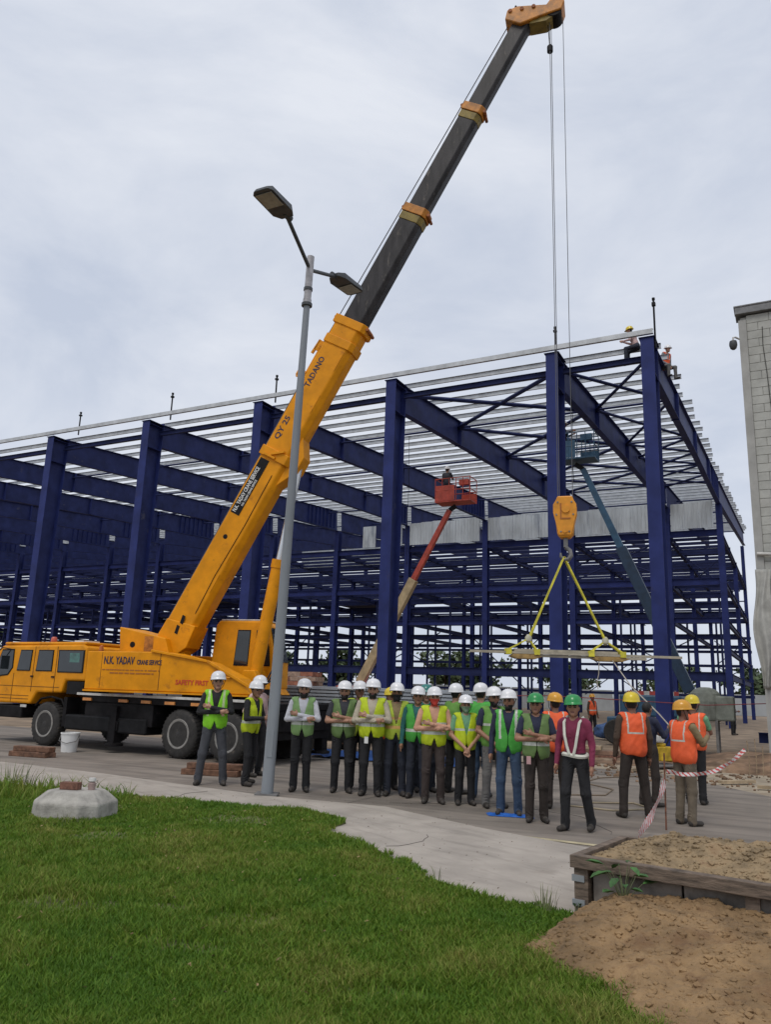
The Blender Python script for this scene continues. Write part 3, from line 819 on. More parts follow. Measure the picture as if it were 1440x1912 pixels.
# name board and lettering along the boom side
part('name_board', MB().prism([bp(3.15, .335, -.302), bp(5.0 - .32, .335, -.302), bp(4.68, .075, -.302), bp(3.15, .075, -.302)], (0, -.006, 0)), BLACK, boom)
bm_ = lambda L, n, y=-.3095: frame_m(bp(L, n, y), E_, N_)
text('N.K. YADAV CRANE SERVICE', .150, WHITE, boom, bm_(3.19, .205), .002, 'lettering', .64)
text('N.K. YADAV CRANE SERVICE', .085, WHITE, boom, bm_(3.40, .105), .002, 'lettering', .66)
text('QY 25', .20, NAVYL, boom, bm_(5.25, .16, -.3025), .002, 'lettering', 1.2)
text('TADANO', .21, NAVYL, boom, bm_(6.75, .13, -.3025), .002, 'lettering', .95)
b1 = spart('boom_extension', section(8.7, 12.15, .60, .46, .09), BOOMK, bevel=.02)
b2_ = spart('boom_extension', section(12.1, 15.25, .53, .40, .08), BOOMK, bevel=.02)
b3 = spart('boom_extension', section(15.2, 17.85, .46, .34, .07), BOOMK, bevel=.02)
YELD = mat('collar_yellow', (.50, .19, .012), .5, var=.2, vscale=5, stain=(.2, .09, .02), stain_scale=4, stain_at=.55)
for o_, L_, hh, w_ in ((b1, 11.93, .68, .52), (b2_, 15.03, .60, .46)):
    collar(L_, L_ + .22, hh, w_, YELD, o_)
    part('collar_skirt', section(L_ - .22, L_ - .02, hh - .05, w_ - .03, .1), mat('olive_paint', (.22, .16, .03), .6, var=.2, vscale=6), o_, bevel=.01)
    part('collar_bolt', MB().tube(bp(L_ + .1, -hh / 2 - .03, -.2), bp(L_ + .1, -hh / 2 - .03, .2), .04, n=8), RUSTY, o_)
    part('collar_bolt', MB().tube(bp(L_ + .1, hh / 2 + .03, -.2), bp(L_ + .1, hh / 2 + .03, .2), .04, n=8), RUSTY, o_)
# boom head: sheave box bent down towards the rope side
T0 = bp(17.82)
head = spart('boom_head', MB().prism([tuple(T0 + Vector(q)) for q in ((-.44, -.26, .08), (-.38, -.26, .36), (-.1, -.26, .42), (.62, -.26, .30), (.76, -.26, .50), (.98, -.26, .53), (1.08, -.26, .30), (1.0, -.26, .08), (.45, -.26, -.02), (-.05, -.26, -.14))], (0, .52, 0)), YELD, bevel=.03)
part('head_block', MB().prism([tuple(T0 + Vector(q)) for q in ((.18, -.2, -.14), (.6, -.2, -.14), (.98, -.2, .08), (.3, -.2, .06))], (0, .4, 0)), mat('olive_paint', (.22, .16, .03)), head)
part('sheave', MB().tube(T0 + Vector((.80, -.22, .16)), T0 + Vector((.80, .22, .16)), .21, n=24), CHAS, head)
part('anemometer', MB().tube(T0 + Vector((-.22, 0, .4)), T0 + Vector((-.18, 0, .68)), .03, n=6), BLACK, head)
for q in range(3):
    part('guard_pin', MB().tube(T0 + Vector((-.3 + .3 * q, -.29, .3)), T0 + Vector((-.3 + .3 * q, .29, .3)), .05, n=8), RUSTY, head)
# hoist cylinder
cyl = spart('hoist_cylinder', MB().tube((.76, 0, 1.70), (1.215, 0, 4.55), .155, n=20), YEL, smooth=True)
part('cylinder_collar', MB().tube((1.19, 0, 4.40), (1.222, 0, 4.6), .175, n=20), YEL, cyl, smooth=True)
part('piston_rod', MB().tube((1.215, 0, 4.55), (1.63, 0, 7.12), .085, n=16), CHROME, cyl, smooth=True)
part('cylinder_foot', MB().prism([(.45, -.3, 1.55), (1.1, -.3, 1.55), (.9, -.3, 1.98), (.62, -.3, 1.98)], (0, .6, 0)), YEL, cyl, bevel=.02)
for k in range(1):
    part('boom_hose', MB().path([bp(.6, -.20, -.312), bp(1.6, -.16, -.312), bp(3.0, -.2, -.312), bp(4.4, -.18, -.312)], .008, 5), BLACK, boom)
for k, L_ in enumerate((1.2, 2.0, 6.2, 7.4)):
    part('weld_strip', MB().prism([bp(L_, -.26, -.302), bp(L_ + .5, -.26, -.302), bp(L_ + .5, -.235, -.302), bp(L_, -.235, -.302)], (0, -.006, 0)), YEL, boom)
# ropes, anti-two-block weight and hook block; XH is the plumb line below the sheave
XH = 7.98
def rope(name, a, b, r=.012): return spart(name, MB().tube(a, b, r, n=6), ROPE)
for dx, dy in ((-.15, -.05), (-.12, .06), (.17, -.02)):
    rope('hoist_rope', (XH + dx * 1.05, dy, 18.62), (XH + dx, dy, 5.85), .009)
spart('hoist_rope', MB().path([bp(-.1, .55), bp(8, .56), bp(14, .45), bp(18.1, .38)], .013, 6), ROPE)
spart('limit_switch_weight', MB().tube((XH - .2, 0, 18.5), (XH - .17, 0, 17.9), .012, n=6).lathe([(.03, 17.62), (.075, 17.66), (.075, 17.82), (.03, 17.88)], 10, (XH - .16, 0, 0)), BLACK)
hb = spart('hook_block', MB().prism([(XH - .16, -.14, 5.93), (XH + .16, -.14, 5.93), (XH + .225, -.14, 5.74), (XH + .225, -.14, 5.55), (XH + .17, -.14, 5.08), (XH + .10, -.14, 5.0), (XH - .10, -.14, 5.0), (XH - .17, -.14, 5.08), (XH - .225, -.14, 5.55), (XH - .225, -.14, 5.74)], (0, .28, 0)), YEL2, bevel=.03)
for s_ in (-1, 1):
    y_ = .155 * s_
    part('cheek_plate', MB().prism([(XH - .15, y_ - .012, 5.90), (XH + .15, y_ - .012, 5.90), (XH + .25, y_ - .012, 5.73), (XH + .25, y_ - .012, 5.54), (XH + .13, y_ - .012, 5.05), (XH - .13, y_ - .012, 5.05), (XH - .25, y_ - .012, 5.54), (XH - .25, y_ - .012, 5.73)], (0, .024, 0)), YEL2, hb, bevel=.006)
part('rope_sheave', MB().tube((XH, -.10, 5.64), (XH, .10, 5.64), .235, n=26), CHAS, hb)
for q in ((-.15, 5.78), (.15, 5.78), (-.18, 5.5), (.18, 5.5), (-.09, 5.12), (.09, 5.12)):
    part('bolt', MB().tube((XH + q[0], -.185, q[1]), (XH + q[0], -.16, q[1]), .02, n=8), STEEL, hb)
part('sheave_pin', MB().tube((XH + .02, -.20, 5.62), (XH + .02, -.13, 5.62), .085, n=18), YEL2, hb)
part('sheave_pin', MB().tube((XH, -.19, 5.14), (XH, -.13, 5.14), .05, n=14), YEL2, hb)
part('stamped_mark', MB().box(XH - .10, XH - .07, -.178, -.166, 5.40, 5.76).box(XH - .069, XH + .12, -.178, -.166, 5.40, 5.43), BROWNL, hb)
part('hook', MB().tube((XH, 0, 5.0), (XH, 0, 4.80), .05, n=10).path([(XH, 0, 4.80), (XH + .09, 0, 4.72), (XH + .11, 0, 4.62), (XH + .05, 0, 4.53), (XH - .04, 0, 4.53), (XH - .11, 0, 4.60), (XH - .11, 0, 4.68)], [.05, .05, .05, .05, .045, .035, .02], 10), STEEL, hb, smooth=True)

# ------------------------------------------------------------------ load hanging from the hook (world coordinates)
HX, HY, HZ = 3.93, 16.81, 4.57
ld = thing('lifted_purlin_bundle', 'long beige steel bundle hanging level in yellow slings under the crane hook', 'steel bundle', (HX + .2, HY, 2.50))
for k, (x0, x1, y, z, m_) in enumerate(((-2.25, 1.05, -.06, 0, LOADM), (-1.6, 2.28, .05, .005, LOADM), (-1.3, .9, 0, .055, LOADM), (-.9, 1.5, -.01, -.055, LOADM))):
    part('steel_section', MB().box(x0, x1, y - .045, y + .045, z - .025, z + .025), m_, ld)
for xa, xb in ((-1.42, -.72), (.33, 1.12)):
    part('timber_packer', MB().prism([(xa, -.1, -.08), (xa + .1, -.1, -.02), (xb - .1, -.1, -.02), (xb, -.1, -.08), (xb - .15, -.1, -.13), (xa + .15, -.1, -.13)], (0, .2, 0)), LOADW, ld, bevel=.015)
def sling(name, lab, kx, kz, feet):
    root = thing(name, lab, 'lifting sling', (HX, HY, HZ), 0, 'lifting slings')
    kn = Vector((kx - HX, 0, kz - HZ))
    part('webbing', MB().bar((0, 0, .02), kn, .035, .075, (0, 1, 0)), SLING, root)
    part('webbing', MB().bar((.0, .06, .02), kn + Vector((.03, .05, 0)), .03, .06, (0, 1, 0)), SLING, root)
    part('knot', MB().lathe([(.02, -.09), (.07, -.05), (.075, .03), (.03, .09)], 10, kn), mat('white_webbing', (.5, .48, .36), .8, var=.2), root, smooth=True)
    for f_ in feet:
        ft = Vector((f_ - HX, 0, 2.53 - HZ))
        part('sling_leg', MB().bar(kn, ft + Vector((0, -.07, .03)), .03, .055, (0, 1, 0)).bar(kn, ft + Vector((0, .07, .03)), .03, .055, (0, 1, 0)).box(ft.x - .06, ft.x + .06, -.13, .13, ft.z - .07, ft.z + .05), SLING, root)
sling('lifting_sling', 'yellow webbing sling from the hook to the left end of the load', 3.14, 2.80, (2.70, 3.30))
sling('lifting_sling', 'yellow webbing sling from the hook to the right half of the load', 4.78, 2.80, (4.45, 5.12))

# ------------------------------------------------------------------ people: one continuous skin from a distance field, clothes as children
def surf_nets(D, org, h):
    ins = D < 0
    c = ins[:-1, :-1, :-1].astype(np.int8)
    cnt = sum(ins[i:D.shape[0] - 1 + i, j:D.shape[1] - 1 + j, k:D.shape[2] - 1 + k].astype(np.int8) for i in (0, 1) for j in (0, 1) for k in (0, 1))
    act = (cnt > 0) & (cnt < 8)
    I = np.argwhere(act)
    idx = -np.ones(act.shape, np.int64)
    idx[act] = np.arange(len(I))
    acc = np.zeros((len(I), 3)); num = np.zeros(len(I))
    corners = [(i, j, k) for i in (0, 1) for j in (0, 1) for k in (0, 1)]
    val = {c_: D[I[:, 0] + c_[0], I[:, 1] + c_[1], I[:, 2] + c_[2]] for c_ in corners}
    for c_ in corners:
        for ax in range(3):
            if c_[ax] == 0:
                d_ = list(c_); d_[ax] = 1; d_ = tuple(d_)
                a, b = val[c_], val[d_]
                m_ = (a < 0) != (b < 0)
                t = np.where(m_, a / np.where(m_, a - b, 1), 0)
                p = np.zeros((len(I), 3)); p[:] = c_
                p[:, ax] += t
                acc += p * m_[:, None]; num += m_
    V = org + h * (I + acc / num[:, None])
    F = []
    for ax in range(3):
        o1, o2 = [a for a in range(3) if a != ax]
        sl0 = [slice(1, -1)] * 3; sl1 = [slice(1, -1)] * 3
        sl0[ax] = slice(0, -1); sl1[ax] = slice(1, None)
        e = ins[tuple(sl0)] != ins[tuple(sl1)]
        Q = np.argwhere(e)
        q = Q.copy(); q[:, o1] += 1; q[:, o2] += 1
        sg = ins[q[:, 0], q[:, 1], q[:, 2]]
        def cell(d1, d2):
            r = q.copy(); r[:, o1] -= d1; r[:, o2] -= d2
            return idx[r[:, 0], r[:, 1], r[:, 2]]
        quad = np.stack([cell(1, 1), cell(0, 1), cell(0, 0), cell(1, 0)], -1)
        fl = sg if ax != 1 else ~sg
        quad[~fl] = quad[~fl][:, ::-1]
        F.append(quad)
    F = np.concatenate(F)
    return V, F[(F >= 0).all(1)]

def sd_cap(P, a, b, ra, rb):
    a, b = np.asarray(a, float), np.asarray(b, float)
    ba = b - a
    t = np.clip(((P - a) @ ba) / max(ba @ ba, 1e-9), 0, 1)
    return np.linalg.norm(P - a - t[..., None] * ba, axis=-1) - (ra + (rb - ra) * t)
def sd_ell(P, c, r):
    q = (P - np.asarray(c, float))
    r = np.asarray(r, float)
    k0 = np.linalg.norm(q / r, axis=-1); k1 = np.linalg.norm(q / (r * r), axis=-1)
    return k0 * (k0 - 1) / np.maximum(k1, 1e-6)
def prim_d(P, pr):
    return sd_cap(P, *pr[1:5]) if pr[0] == 'c' else sd_ell(P, pr[1], pr[2])
def prim_box(pr):
    if pr[0] == 'c':
        a, b, r = np.array(pr[1]), np.array(pr[2]), max(pr[3], pr[4])
        return np.minimum(a, b) - r, np.maximum(a, b) + r
    return np.array(pr[1]) - np.array(pr[2]), np.array(pr[1]) + np.array(pr[2])
def field(prims, h, extra=0.0):
    lo = np.min([prim_box(p)[0] for p in prims], 0) - .04 - extra
    hi = np.max([prim_box(p)[1] for p in prims], 0) + .04 + extra
    n = np.ceil((hi - lo) / h).astype(int) + 1
    D = np.full(n, .2)
    ax = [lo[i] + h * np.arange(n[i]) for i in range(3)]
    for p in prims:
        k = p[-1]
        a, b = prim_box(p)
        i0 = np.maximum(((a - lo - .05 - extra) / h).astype(int), 0); i1 = np.minimum(((b - lo + .05 + extra) / h).astype(int) + 2, n)
        s_ = tuple(slice(i0[i], i1[i]) for i in range(3))
        P = np.stack(np.meshgrid(*[ax[i][s_[i]] for i in range(3)], indexing='ij'), -1)
        d = prim_d(P, p) - extra
        e = D[s_]
        hh = np.maximum(k - np.abs(d - e), 0) / k
        D[s_] = np.minimum(d, e) - hh * hh * k / 4
    return D, lo, ax
def np_mesh(name, V, F, mi, mats):
    me = bpy.data.meshes.new(name)
    me.vertices.add(len(V)); me.vertices.foreach_set('co', V.astype(np.float32).ravel())
    me.loops.add(F.size); me.loops.foreach_set('vertex_index', F.astype(np.int32).ravel())
    me.polygons.add(len(F))
    me.polygons.foreach_set('loop_start', np.arange(0, F.size, F.shape[1], dtype=np.int32))
    for m_ in mats: me.materials.append(m_)
    me.polygons.foreach_set('material_index', mi.astype(np.int32))
    me.polygons.foreach_set('use_smooth', np.ones(len(F), bool))
    me.update(calc_edges=True)
    me.validate()
    return me

def cloth(name, c, rough=.85, var=.10, bump=.55, bscale=14):
    return mat('cloth_' + name, c, rough, var=var, vscale=5, bump=bump, bscale=bscale)
SKINS = [mat('skin_%d' % i, c, .55, var=.06, vscale=9) for i, c in enumerate([(.40, .215, .14), (.31, .155, .095), (.46, .26, .175), (.22, .105, .065)])]
HAIR = mat('dark_hair', (.012, .01, .009), .7, var=.3, vscale=40)
SHOE = mat('work_shoe', (.045, .038, .032), .7, var=.25, vscale=14)
EYE = mat('eye_dark', (.02, .018, .016), .4)
LIP = mat('lip', (.19, .07, .055), .6)
SHIRT = dict(black=(.014, .014, .016), white=(.56, .56, .60), pink=(.52, .36, .34), charcoal=(.035, .036, .045), cream=(.44, .39, .30), teal=(.02, .12, .115), salmon=(.55, .30, .20),
             navy=(.018, .022, .05), blue=(.045, .12, .30), maroon=(.19, .022, .06), tan=(.23, .17, .085), green=(.16, .36, .20), brown=(.07, .045, .03), grey=(.20, .20, .21), plum=(.16, .12, .13))
TROU = dict(grey=(.055, .058, .068), black=(.012, .012, .014), navy=(.018, .022, .035), brown=(.045, .032, .028), jeans=(.035, .065, .12), khaki=(.15, .12, .085), lgrey=(.13, .125, .12), dbrown=(.03, .022, .018))
VESTC = dict(lime=(.22, .60, .015), yellow=(.47, .58, .01), green=(.06, .35, .045), olive=(.12, .20, .06), pale=(.20, .34, .12), orange=(.80, .115, .03), dyellow=(.36, .46, .04), mgreen=(.13, .30, .05))
HELM = dict(white=(.74, .74, .75), green=(.01, .24, .05), yellow=(.66, .50, .01), amber=(.62, .29, .01), teal=(.01, .17, .15))
REFL = mat('reflective_band', (.50, .52, .46), .35, var=.1, vscale=12)
REFLO = mat('orange_reflective_band', (.55, .33, .10), .4, var=.1, vscale=12)
REFLY = mat('pale_lime_band', (.50, .62, .30), .4, var=.1, vscale=12)
MASKC = dict(black=(.012, .012, .014), red=(.55, .05, .035), green=(.20, .30, .20))

def V3(*a): return np.array(a, float)
def person(label, loc, top, yaw, pose, shirt, trouser, vest=None, helmet='white', sleeve='long', skin=0, beard=False, mask=None, band=None, seed=0, head=0.0, girth=1.0, vneck=True, legs='stand', group='site workers', shoe=None, bend=0.0):
    r = random.Random(seed * 13 + 5)
    g = girth * r.uniform(.97, 1.06)
    head = head + r.uniform(-22, 22)
    P = []
    def cap(a, b, ra, rb, grp, k=.03): P.append(('c', V3(*a), V3(*b), ra, rb, grp, k))
    def ell(c, rr, grp, k=.03): P.append(('e', V3(*c), V3(*rr), grp, k))
    lean = V3(0, -bend, 0)
    def T(z): return lean * max(0, z - .95)     # forward lean of everything above the hips
    # torso
    ell((0, 0.005, .96), (.158 * g, .115 * g, .13), 'trouser', .04)
    ell((0, 0, 1.09) + T(1.09), (.150 * g, .112 * g, .15), 'shirt', .05)
    ell((0, .004, 1.28) + T(1.28), (.186 * g, .126 * g, .19), 'shirt', .05)
    cap(V3(-.150 * g, .01, 1.425) + T(1.42), V3(.150 * g, .01, 1.425) + T(1.42), .062, .062, 'shirt', .05)
    cap(V3(0, .01, 1.44) + T(1.44), V3(0, -.005, 1.56) + T(1.56), .058, .052, 'skin', .02)
    ntorso = len(P)
    # head (turned by `head` degrees)
    hz = 1.615
    hc = V3(0, -.018, hz) + T(hz)
    ca, sa = math.cos(rad(head)), math.sin(rad(head))
    def H(x, y, z): return hc + V3(ca * x - sa * y, sa * x + ca * y, z)
    ell(H(0, .012, .025), (.078, .096, .100), 'skin', .02)
    cap(H(0, -.018, -.045), H(0, -.050, -.085), .060, .034, 'skin', .035)
    cap(H(0, -.088, .018), H(0, -.108, -.020), .010, .015, 'skin', .012)
    for s in (-1, 1):
        ell(H(.080 * s, .012, -.005), (.012, .022, .034), 'skin', .008)
        cap(H(.018 * s, -.083, .033), H(.05 * s, -.070, .032), .010, .009, 'skin', .015)
    # legs
    sp = .105 + r.uniform(-.015, .02)
    if legs == 'stand':
        jl = [(V3(-.088, .0, .93), V3(-sp - .005, -.015, .49), V3(-sp - .01, .02, .09)), (V3(.088, .0, .93), V3(sp + .005, -.015, .49), V3(sp + .015, .02, .09))]
        if r.random() < .5:
            jl[0][2][1] += r.uniform(-.05, .03); jl[1][1][1] += r.uniform(-.03, .01)
    elif legs == 'stride':
        jl = [(V3(-.088, .0, .93), V3(-.12, -.08, .50), V3(-.14, -.06, .09)), (V3(.088, .0, .93), V3(.13, .02, .49), V3(.15, .14, .10))]
    elif legs == 'wide':
        jl = [(V3(-.088, .0, .93), V3(-.16, -.02, .49), V3(-.20, .01, .09)), (V3(.088, .0, .93), V3(.16, -.01, .49), V3(.19, .03, .09))]
    else:      # sit astride a beam
        jl = [(V3(-.09, 0, .93), V3(-.18, -.36, .86), V3(-.2, -.36, .45)), (V3(.09, 0, .93), V3(.18, -.36, .86), V3(.2, -.36, .45))]
    for i_, (hp, kn, an) in enumerate(jl):
        s = -1 if i_ == 0 else 1
        cap(hp, kn, .092 * g, .069, 'trouser', .022)
        cap(kn, an + V3(0, 0, .02), .069, .060, 'trouser', .03)
        cap(an + V3(0, .01, .04), an + V3(0, .0, -.03), .057, .060, 'trouser', .02)
        cap(an + V3(0, .03, -.045), an + V3(.03 * s, -.15, -.052), .042, .036, 'shoe', .02)
    # arms
    S = {-1: V3(-.185 * g, .01, 1.40) + T(1.4), 1: V3(.185 * g, .01, 1.40) + T(1.4)}
    tz = T(1.2)
    if pose == 'crossed':
        A = {1: (V3(.262 * g, -.05, 1.15), V3(-.055, -.215 * (.5 + g / 2), 1.215)), -1: (V3(-.262 * g, -.05, 1.14), V3(.06, -.200 * (.5 + g / 2), 1.150))}
    elif pose == 'clasped':
        A = {1: (V3(.255 * g, .01, 1.13), V3(.040, -.195, .935)), -1: (V3(-.255 * g, .01, 1.13), V3(-.035, -.215, .925))}
    elif pose == 'behind':
        A = {1: (V3(.262 * g, .06, 1.13), V3(.06, .175, .96)), -1: (V3(-.262 * g, .06, 1.13), V3(-.05, .185, .94))}
    elif pose == 'pull':       # both hands forward and up on a rope
        A = {1: (V3(.25, -.10, 1.16), V3(.13, -.36, 1.20)), -1: (V3(-.25, -.12, 1.17), V3(-.10, -.40, 1.26))}
    elif pose == 'phone':
        A = {1: (V3(.25, -.06, 1.14), V3(.06, -.27, 1.16)), -1: (V3(-.25, -.06, 1.14), V3(-.05, -.28, 1.15))}
    elif pose == 'onehip':
        A = {1: (V3(.25, .02, 1.12), V3(.27, -.05, .87)), -1: (V3(-.30, .06, 1.15), V3(-.17, -.06, 1.02))}
    else:
        A = {1: (V3(.245 * g, .02, 1.125), V3(.255 * g, -.05, .87)), -1: (V3(-.245 * g, .02, 1.125), V3(-.255 * g, -.045, .87))}
    for s in (-1, 1):
        el, wr = A[s]
        el, wr = el + tz, wr + tz
        cap(S[s], el, .060, .047, 'shirt', .022)
        fg = 'shirt' if sleeve == 'long' else 'skin'
        if sleeve == 'short':
            P[-1] = ('c', S[s], S[s] + (el - S[s]) * .62, .062, .056, 'shirt', .022)
            cap(S[s] + (el - S[s]) * .5, el, .046, .042, 'skin', .01)
        cap(el, wr, .045 if fg == 'shirt' else .041, .034 if fg == 'shirt' else .027, fg, .012)
        d = (wr - el) / np.linalg.norm(wr - el)
        if pose == 'crossed':
            d = d * .8 + V3(0, .35, .05); d /= np.linalg.norm(d)
        elif pose == 'clasped':
            d = V3(-.35 * s, -.1, -.75); d /= np.linalg.norm(d)
        nrm = V3(0, -1, 0) if pose in ('clasped', 'crossed') else V3(-s, 0, 0)
        sd_ = np.cross(d, nrm); sd_ /= max(np.linalg.norm(sd_), 1e-6)
        pc = wr + d * .055
        cap(wr + d * .01, pc + d * .02, .026, .030, 'skin', .012)
        cap(pc + sd_ * .018, pc - sd_ * .018 + d * .015, .022, .022, 'skin', .014)
        for q in range(4):
            o_ = sd_ * (.028 - .0185 * q)
            L_ = (.060, .070, .066, .050)[q]
            b_ = pc + d * .035 + o_
            m1 = b_ + d * L_ * .55 + nrm * -.006
            cap(b_, m1, .0098, .0095, 'skin', .006)
            cap(m1, m1 + d * L_ * .35 - nrm * -.014 * (1 if pose != 'down' else .6), .0095, .0088, 'skin', .006)
        th = pc - d * .02 + sd_ * .030
        cap(th, th + sd_ * .026 + d * .03, .0125, .011, 'skin', .01)
        cap(th + sd_ * .026 + d * .03, th + sd_ * .028 + d * .055, .011, .0095, 'skin', .006)
    h = .0115
    D, lo, ax = field(P, h)
    zc = ax[2][None, None, :]
    if legs != 'sit':
        D = np.maximum(D, (0.002 - zc) + 0 * D)
    V, F = surf_nets(D, lo, h)
    # cloth creases: shallow ripples, stronger at knees, ankles and elbows
    cen = np.where(V[:, 2:3] < .92, np.stack([np.sign(V[:, 0]) * .11, 0 * V[:, 0]], -1), 0 * V[:, :2])
    dv = V[:, :2] - cen; dv /= np.maximum(np.linalg.norm(dv, axis=1), .02)[:, None]
    am = .0065 * np.exp(-((V[:, 2] - .49) / .10) ** 2) + .0085 * np.exp(-((V[:, 2] - .13) / .07) ** 2) + .008 * np.exp(-((V[:, 2] - .85) / .08) ** 2) + .006 * np.exp(-((V[:, 2] - 1.15) / .16) ** 2)
    am *= (V[:, 2] > .085) & (V[:, 2] < 1.4)
    ph = np.sin(V[:, 2] * 85 + 9 * np.sin(V[:, 0] * 23 + seed) + 8 * np.sin(V[:, 1] * 27 + seed * 2) + 3 * np.sin(V[:, 2] * 31 + seed)) * (.6 + .6 * np.sin(V[:, 0] * 37 + V[:, 2] * 13 + seed * 3))
    V[:, :2] += dv * (am * ph)[:, None]
    names = ['skin', 'shirt', 'trouser', 'shoe', 'hair', 'mask', 'eye', 'lip']
    C = V[F].mean(1)
    best = np.full(len(C), 9.0); mi = np.zeros(len(C), int)
    for p in P:
        d = prim_d(C, p)
        gi = names.index(p[-2])
        m_ = d < best
        best[m_] = d[m_]; mi[m_] = gi
    # head details painted on real shape: hair, brows/eyes, beard, mask
    q = C - hc
    lx = ca * q[:, 0] + sa * q[:, 1]; ly = -sa * q[:, 0] + ca * q[:, 1]; lz = q[:, 2]
    hd = (mi == 0) & (np.abs(lz) < .16) & (np.abs(lx) < .12) & (np.abs(ly) < .14)
    hair = hd & ((lz > .055) | ((ly > .035) & (lz > -.06)) | ((ly > -.01) & (lz > .01) & (np.abs(lx) > .06)))
    mi[hair & (np.abs(lx) < .086)] = 4
    for s in (-1, 1):
        mi[hd & (np.abs(lx - .034 * s) < .017) & (np.abs(lz - .012) < .009) & (ly < -.05)] = 6
        mi[hd & (np.abs(lx - .034 * s) < .022) & (np.abs(lz - .037) < .007) & (ly < -.05)] = 4
    mi[hd & (np.abs(lx) < .024) & (np.abs(lz + .055) < .007) & (ly < -.05)] = 7
    if beard:
        mi[hd & (lz < -.044) & (lz > -.14) & (ly < .02) & ~((np.abs(lx) < .022) & (np.abs(lz + .055) < .008))] = 4
    if mask:
        mi[hd & (lz < -.008) & (lz > -.13) & (ly < .01)] = 5
    mats = [SKINS[skin], cloth(shirt, SHIRT[shirt]), cloth('t_' + trouser, TROU[trouser]), shoe or SHOE, HAIR, cloth('m_' + (mask or 'black'), MASKC[mask or 'black']), EYE, LIP]
    sc = top / 1.775
    o = link('person', np_mesh('person', V, F, mi, mats), None, loc, rad(yaw))
    o.scale = (sc, sc, sc)
    tag(o, label, 'person', group)
    if vest:
        tor = [p for p in P[:ntorso - 1]] + [('e', V3(0, .005, .98), V3(.172 * g, .132 * g, .15), 'v', .05), ('e', V3(0, 0, 1.12) + T(1.12), V3(.168 * g, .128 * g, .2), 'v', .06)]
        hv = .0125
        D, lo, ax = field(tor, hv, .017)
        gx, gy, gz = ax[0][:, None, None], ax[1][None, :, None], ax[2][None, None, :]
        gyl = gy + bend * np.clip(gz - .95, 0, 1)
        hem = .875 + .014 * np.sin(gx * 17 + seed)
        D = np.maximum(D, hem - gz)
        if vneck:
            w = np.clip((gz - 1.12) / .36, 0, 1) * .085 + np.where(gz < 1.0, (1.0 - gz) * .32, 0) + .004
            cut = np.where(gyl < -.02, np.abs(gx) - w, 1.0)
            D = np.maximum(D, -cut)
        PP = np.stack(np.meshgrid(*ax, indexing='ij'), -1)
        D = np.maximum(D, -(sd_cap(PP, V3(0, .0, 1.42) + T(1.42), V3(0, -.02, 1.62) + T(1.6), .078, .078)))
        for s in (-1, 1):
            D = np.maximum(D, -(sd_cap(PP, S[s] + V3(.012 * s, 0, .0), S[s] + V3(.10 * s, 0, -.05), .072, .07)))
            D = np.maximum(D, -(sd_cap(PP, S[s] + V3(.03 * s, 0, -.04), A[s][0] + tz, .058, .05)))
        V, F = surf_nets(D, lo, hv)
        vr = V[:, :2] / np.maximum(np.linalg.norm(V[:, :2], axis=1), .02)[:, None]
        V[:, :2] += vr * (.0030 * np.sin(V[:, 2] * 34 + 40 * V[:, 0] * np.sin(seed + 1) + 4 * np.sin(V[:, 1] * 25 + seed)) * np.sin(V[:, 0] * 19 + seed * 2 + 9 * V[:, 2]) + .0045 * np.sin(V[:, 0] * 48 + seed + 10 * V[:, 2]) * np.clip((1.25 - V[:, 2]) / .3, 0, 1))[:, None]
        C = V[F].mean(1)
        vi = np.zeros(len(C), int)
        st = band or 'h'
        ax_ = np.abs(C[:, 0])
        if 'h' in st: vi[(C[:, 2] > 1.055) & (C[:, 2] < 1.10)] = 1
        if '2' in st: vi[(C[:, 2] > 1.20) & (C[:, 2] < 1.245)] = 1
        if 'v' in st: vi[(ax_ > .10) & (ax_ < .138) & (C[:, 2] > 1.08)] = 1
        if 'x' in st:
            vi[(ax_ > .108) & (ax_ < .126) & (C[:, 2] > 1.2)] = 1
            vi[(np.abs(C[:, 2] - 1.205) < .012) & (ax_ < .13)] = 1
        rb = REFLO if 'o' in st else (REFLY if 'y' in st else REFL)
        vc = cloth('v_' + vest, VESTC[vest], .7, .08, .5, 10)
        part_o = link('safety_vest', np_mesh('safety_vest', V, F, vi, [vc, rb]), o)
    if helmet:
        hm = mat('helmet_' + helmet, HELM[helmet], .32, var=.05, vscale=8, coat=.3)
        prof = [(.142, 0), (.140, .03), (.130, .068), (.110, .098), (.08, .120), (.04, .131), (0, .134)]
        mb = MB()
        n = 28
        vs, fs = [], []
        for rr, z in prof[:-1]:
            for k in range(n):
                a = 2 * math.pi * k / n
                ridge = .008 * max(0, 1 - abs(math.sin(a)) * 5) * 0
                vs.append((rr * .88 * math.cos(a), rr * math.sin(a), z))
        for i in range(len(prof) - 2):
            for k in range(n):
                fs.append((i * n + k, i * n + (k + 1) % n, (i + 1) * n + (k + 1) % n, (i + 1) * n + k))
        vs.append((0, 0, .134)); top_i = len(vs) - 1
        for k in range(n):
            fs.append(((len(prof) - 2) * n + k, (len(prof) - 2) * n + (k + 1) % n, top_i))
        # brim: longer to the front, closed underside
        b0 = len(vs)
        for k in range(n):
            a = 2 * math.pi * k / n
            fr = max(0, -math.sin(a))
            vs.append(((.142 * .88 + .012) * math.cos(a), (.142 + .012 + .04 * fr ** 2) * math.sin(a), -.010 - .006 * fr))
        for k in range(n):
            vs.append((.110 * math.cos(2 * math.pi * k / n), .125 * math.sin(2 * math.pi * k / n), -.012))
        for k in range(n):
            k2 = (k + 1) % n
            fs.append((k, b0 + k, b0 + k2, k2)); fs.append((b0 + k, b0 + n + k, b0 + n + k2, b0 + k2))
        fs.append(tuple(range(b0 + n, b0 + 2 * n)))
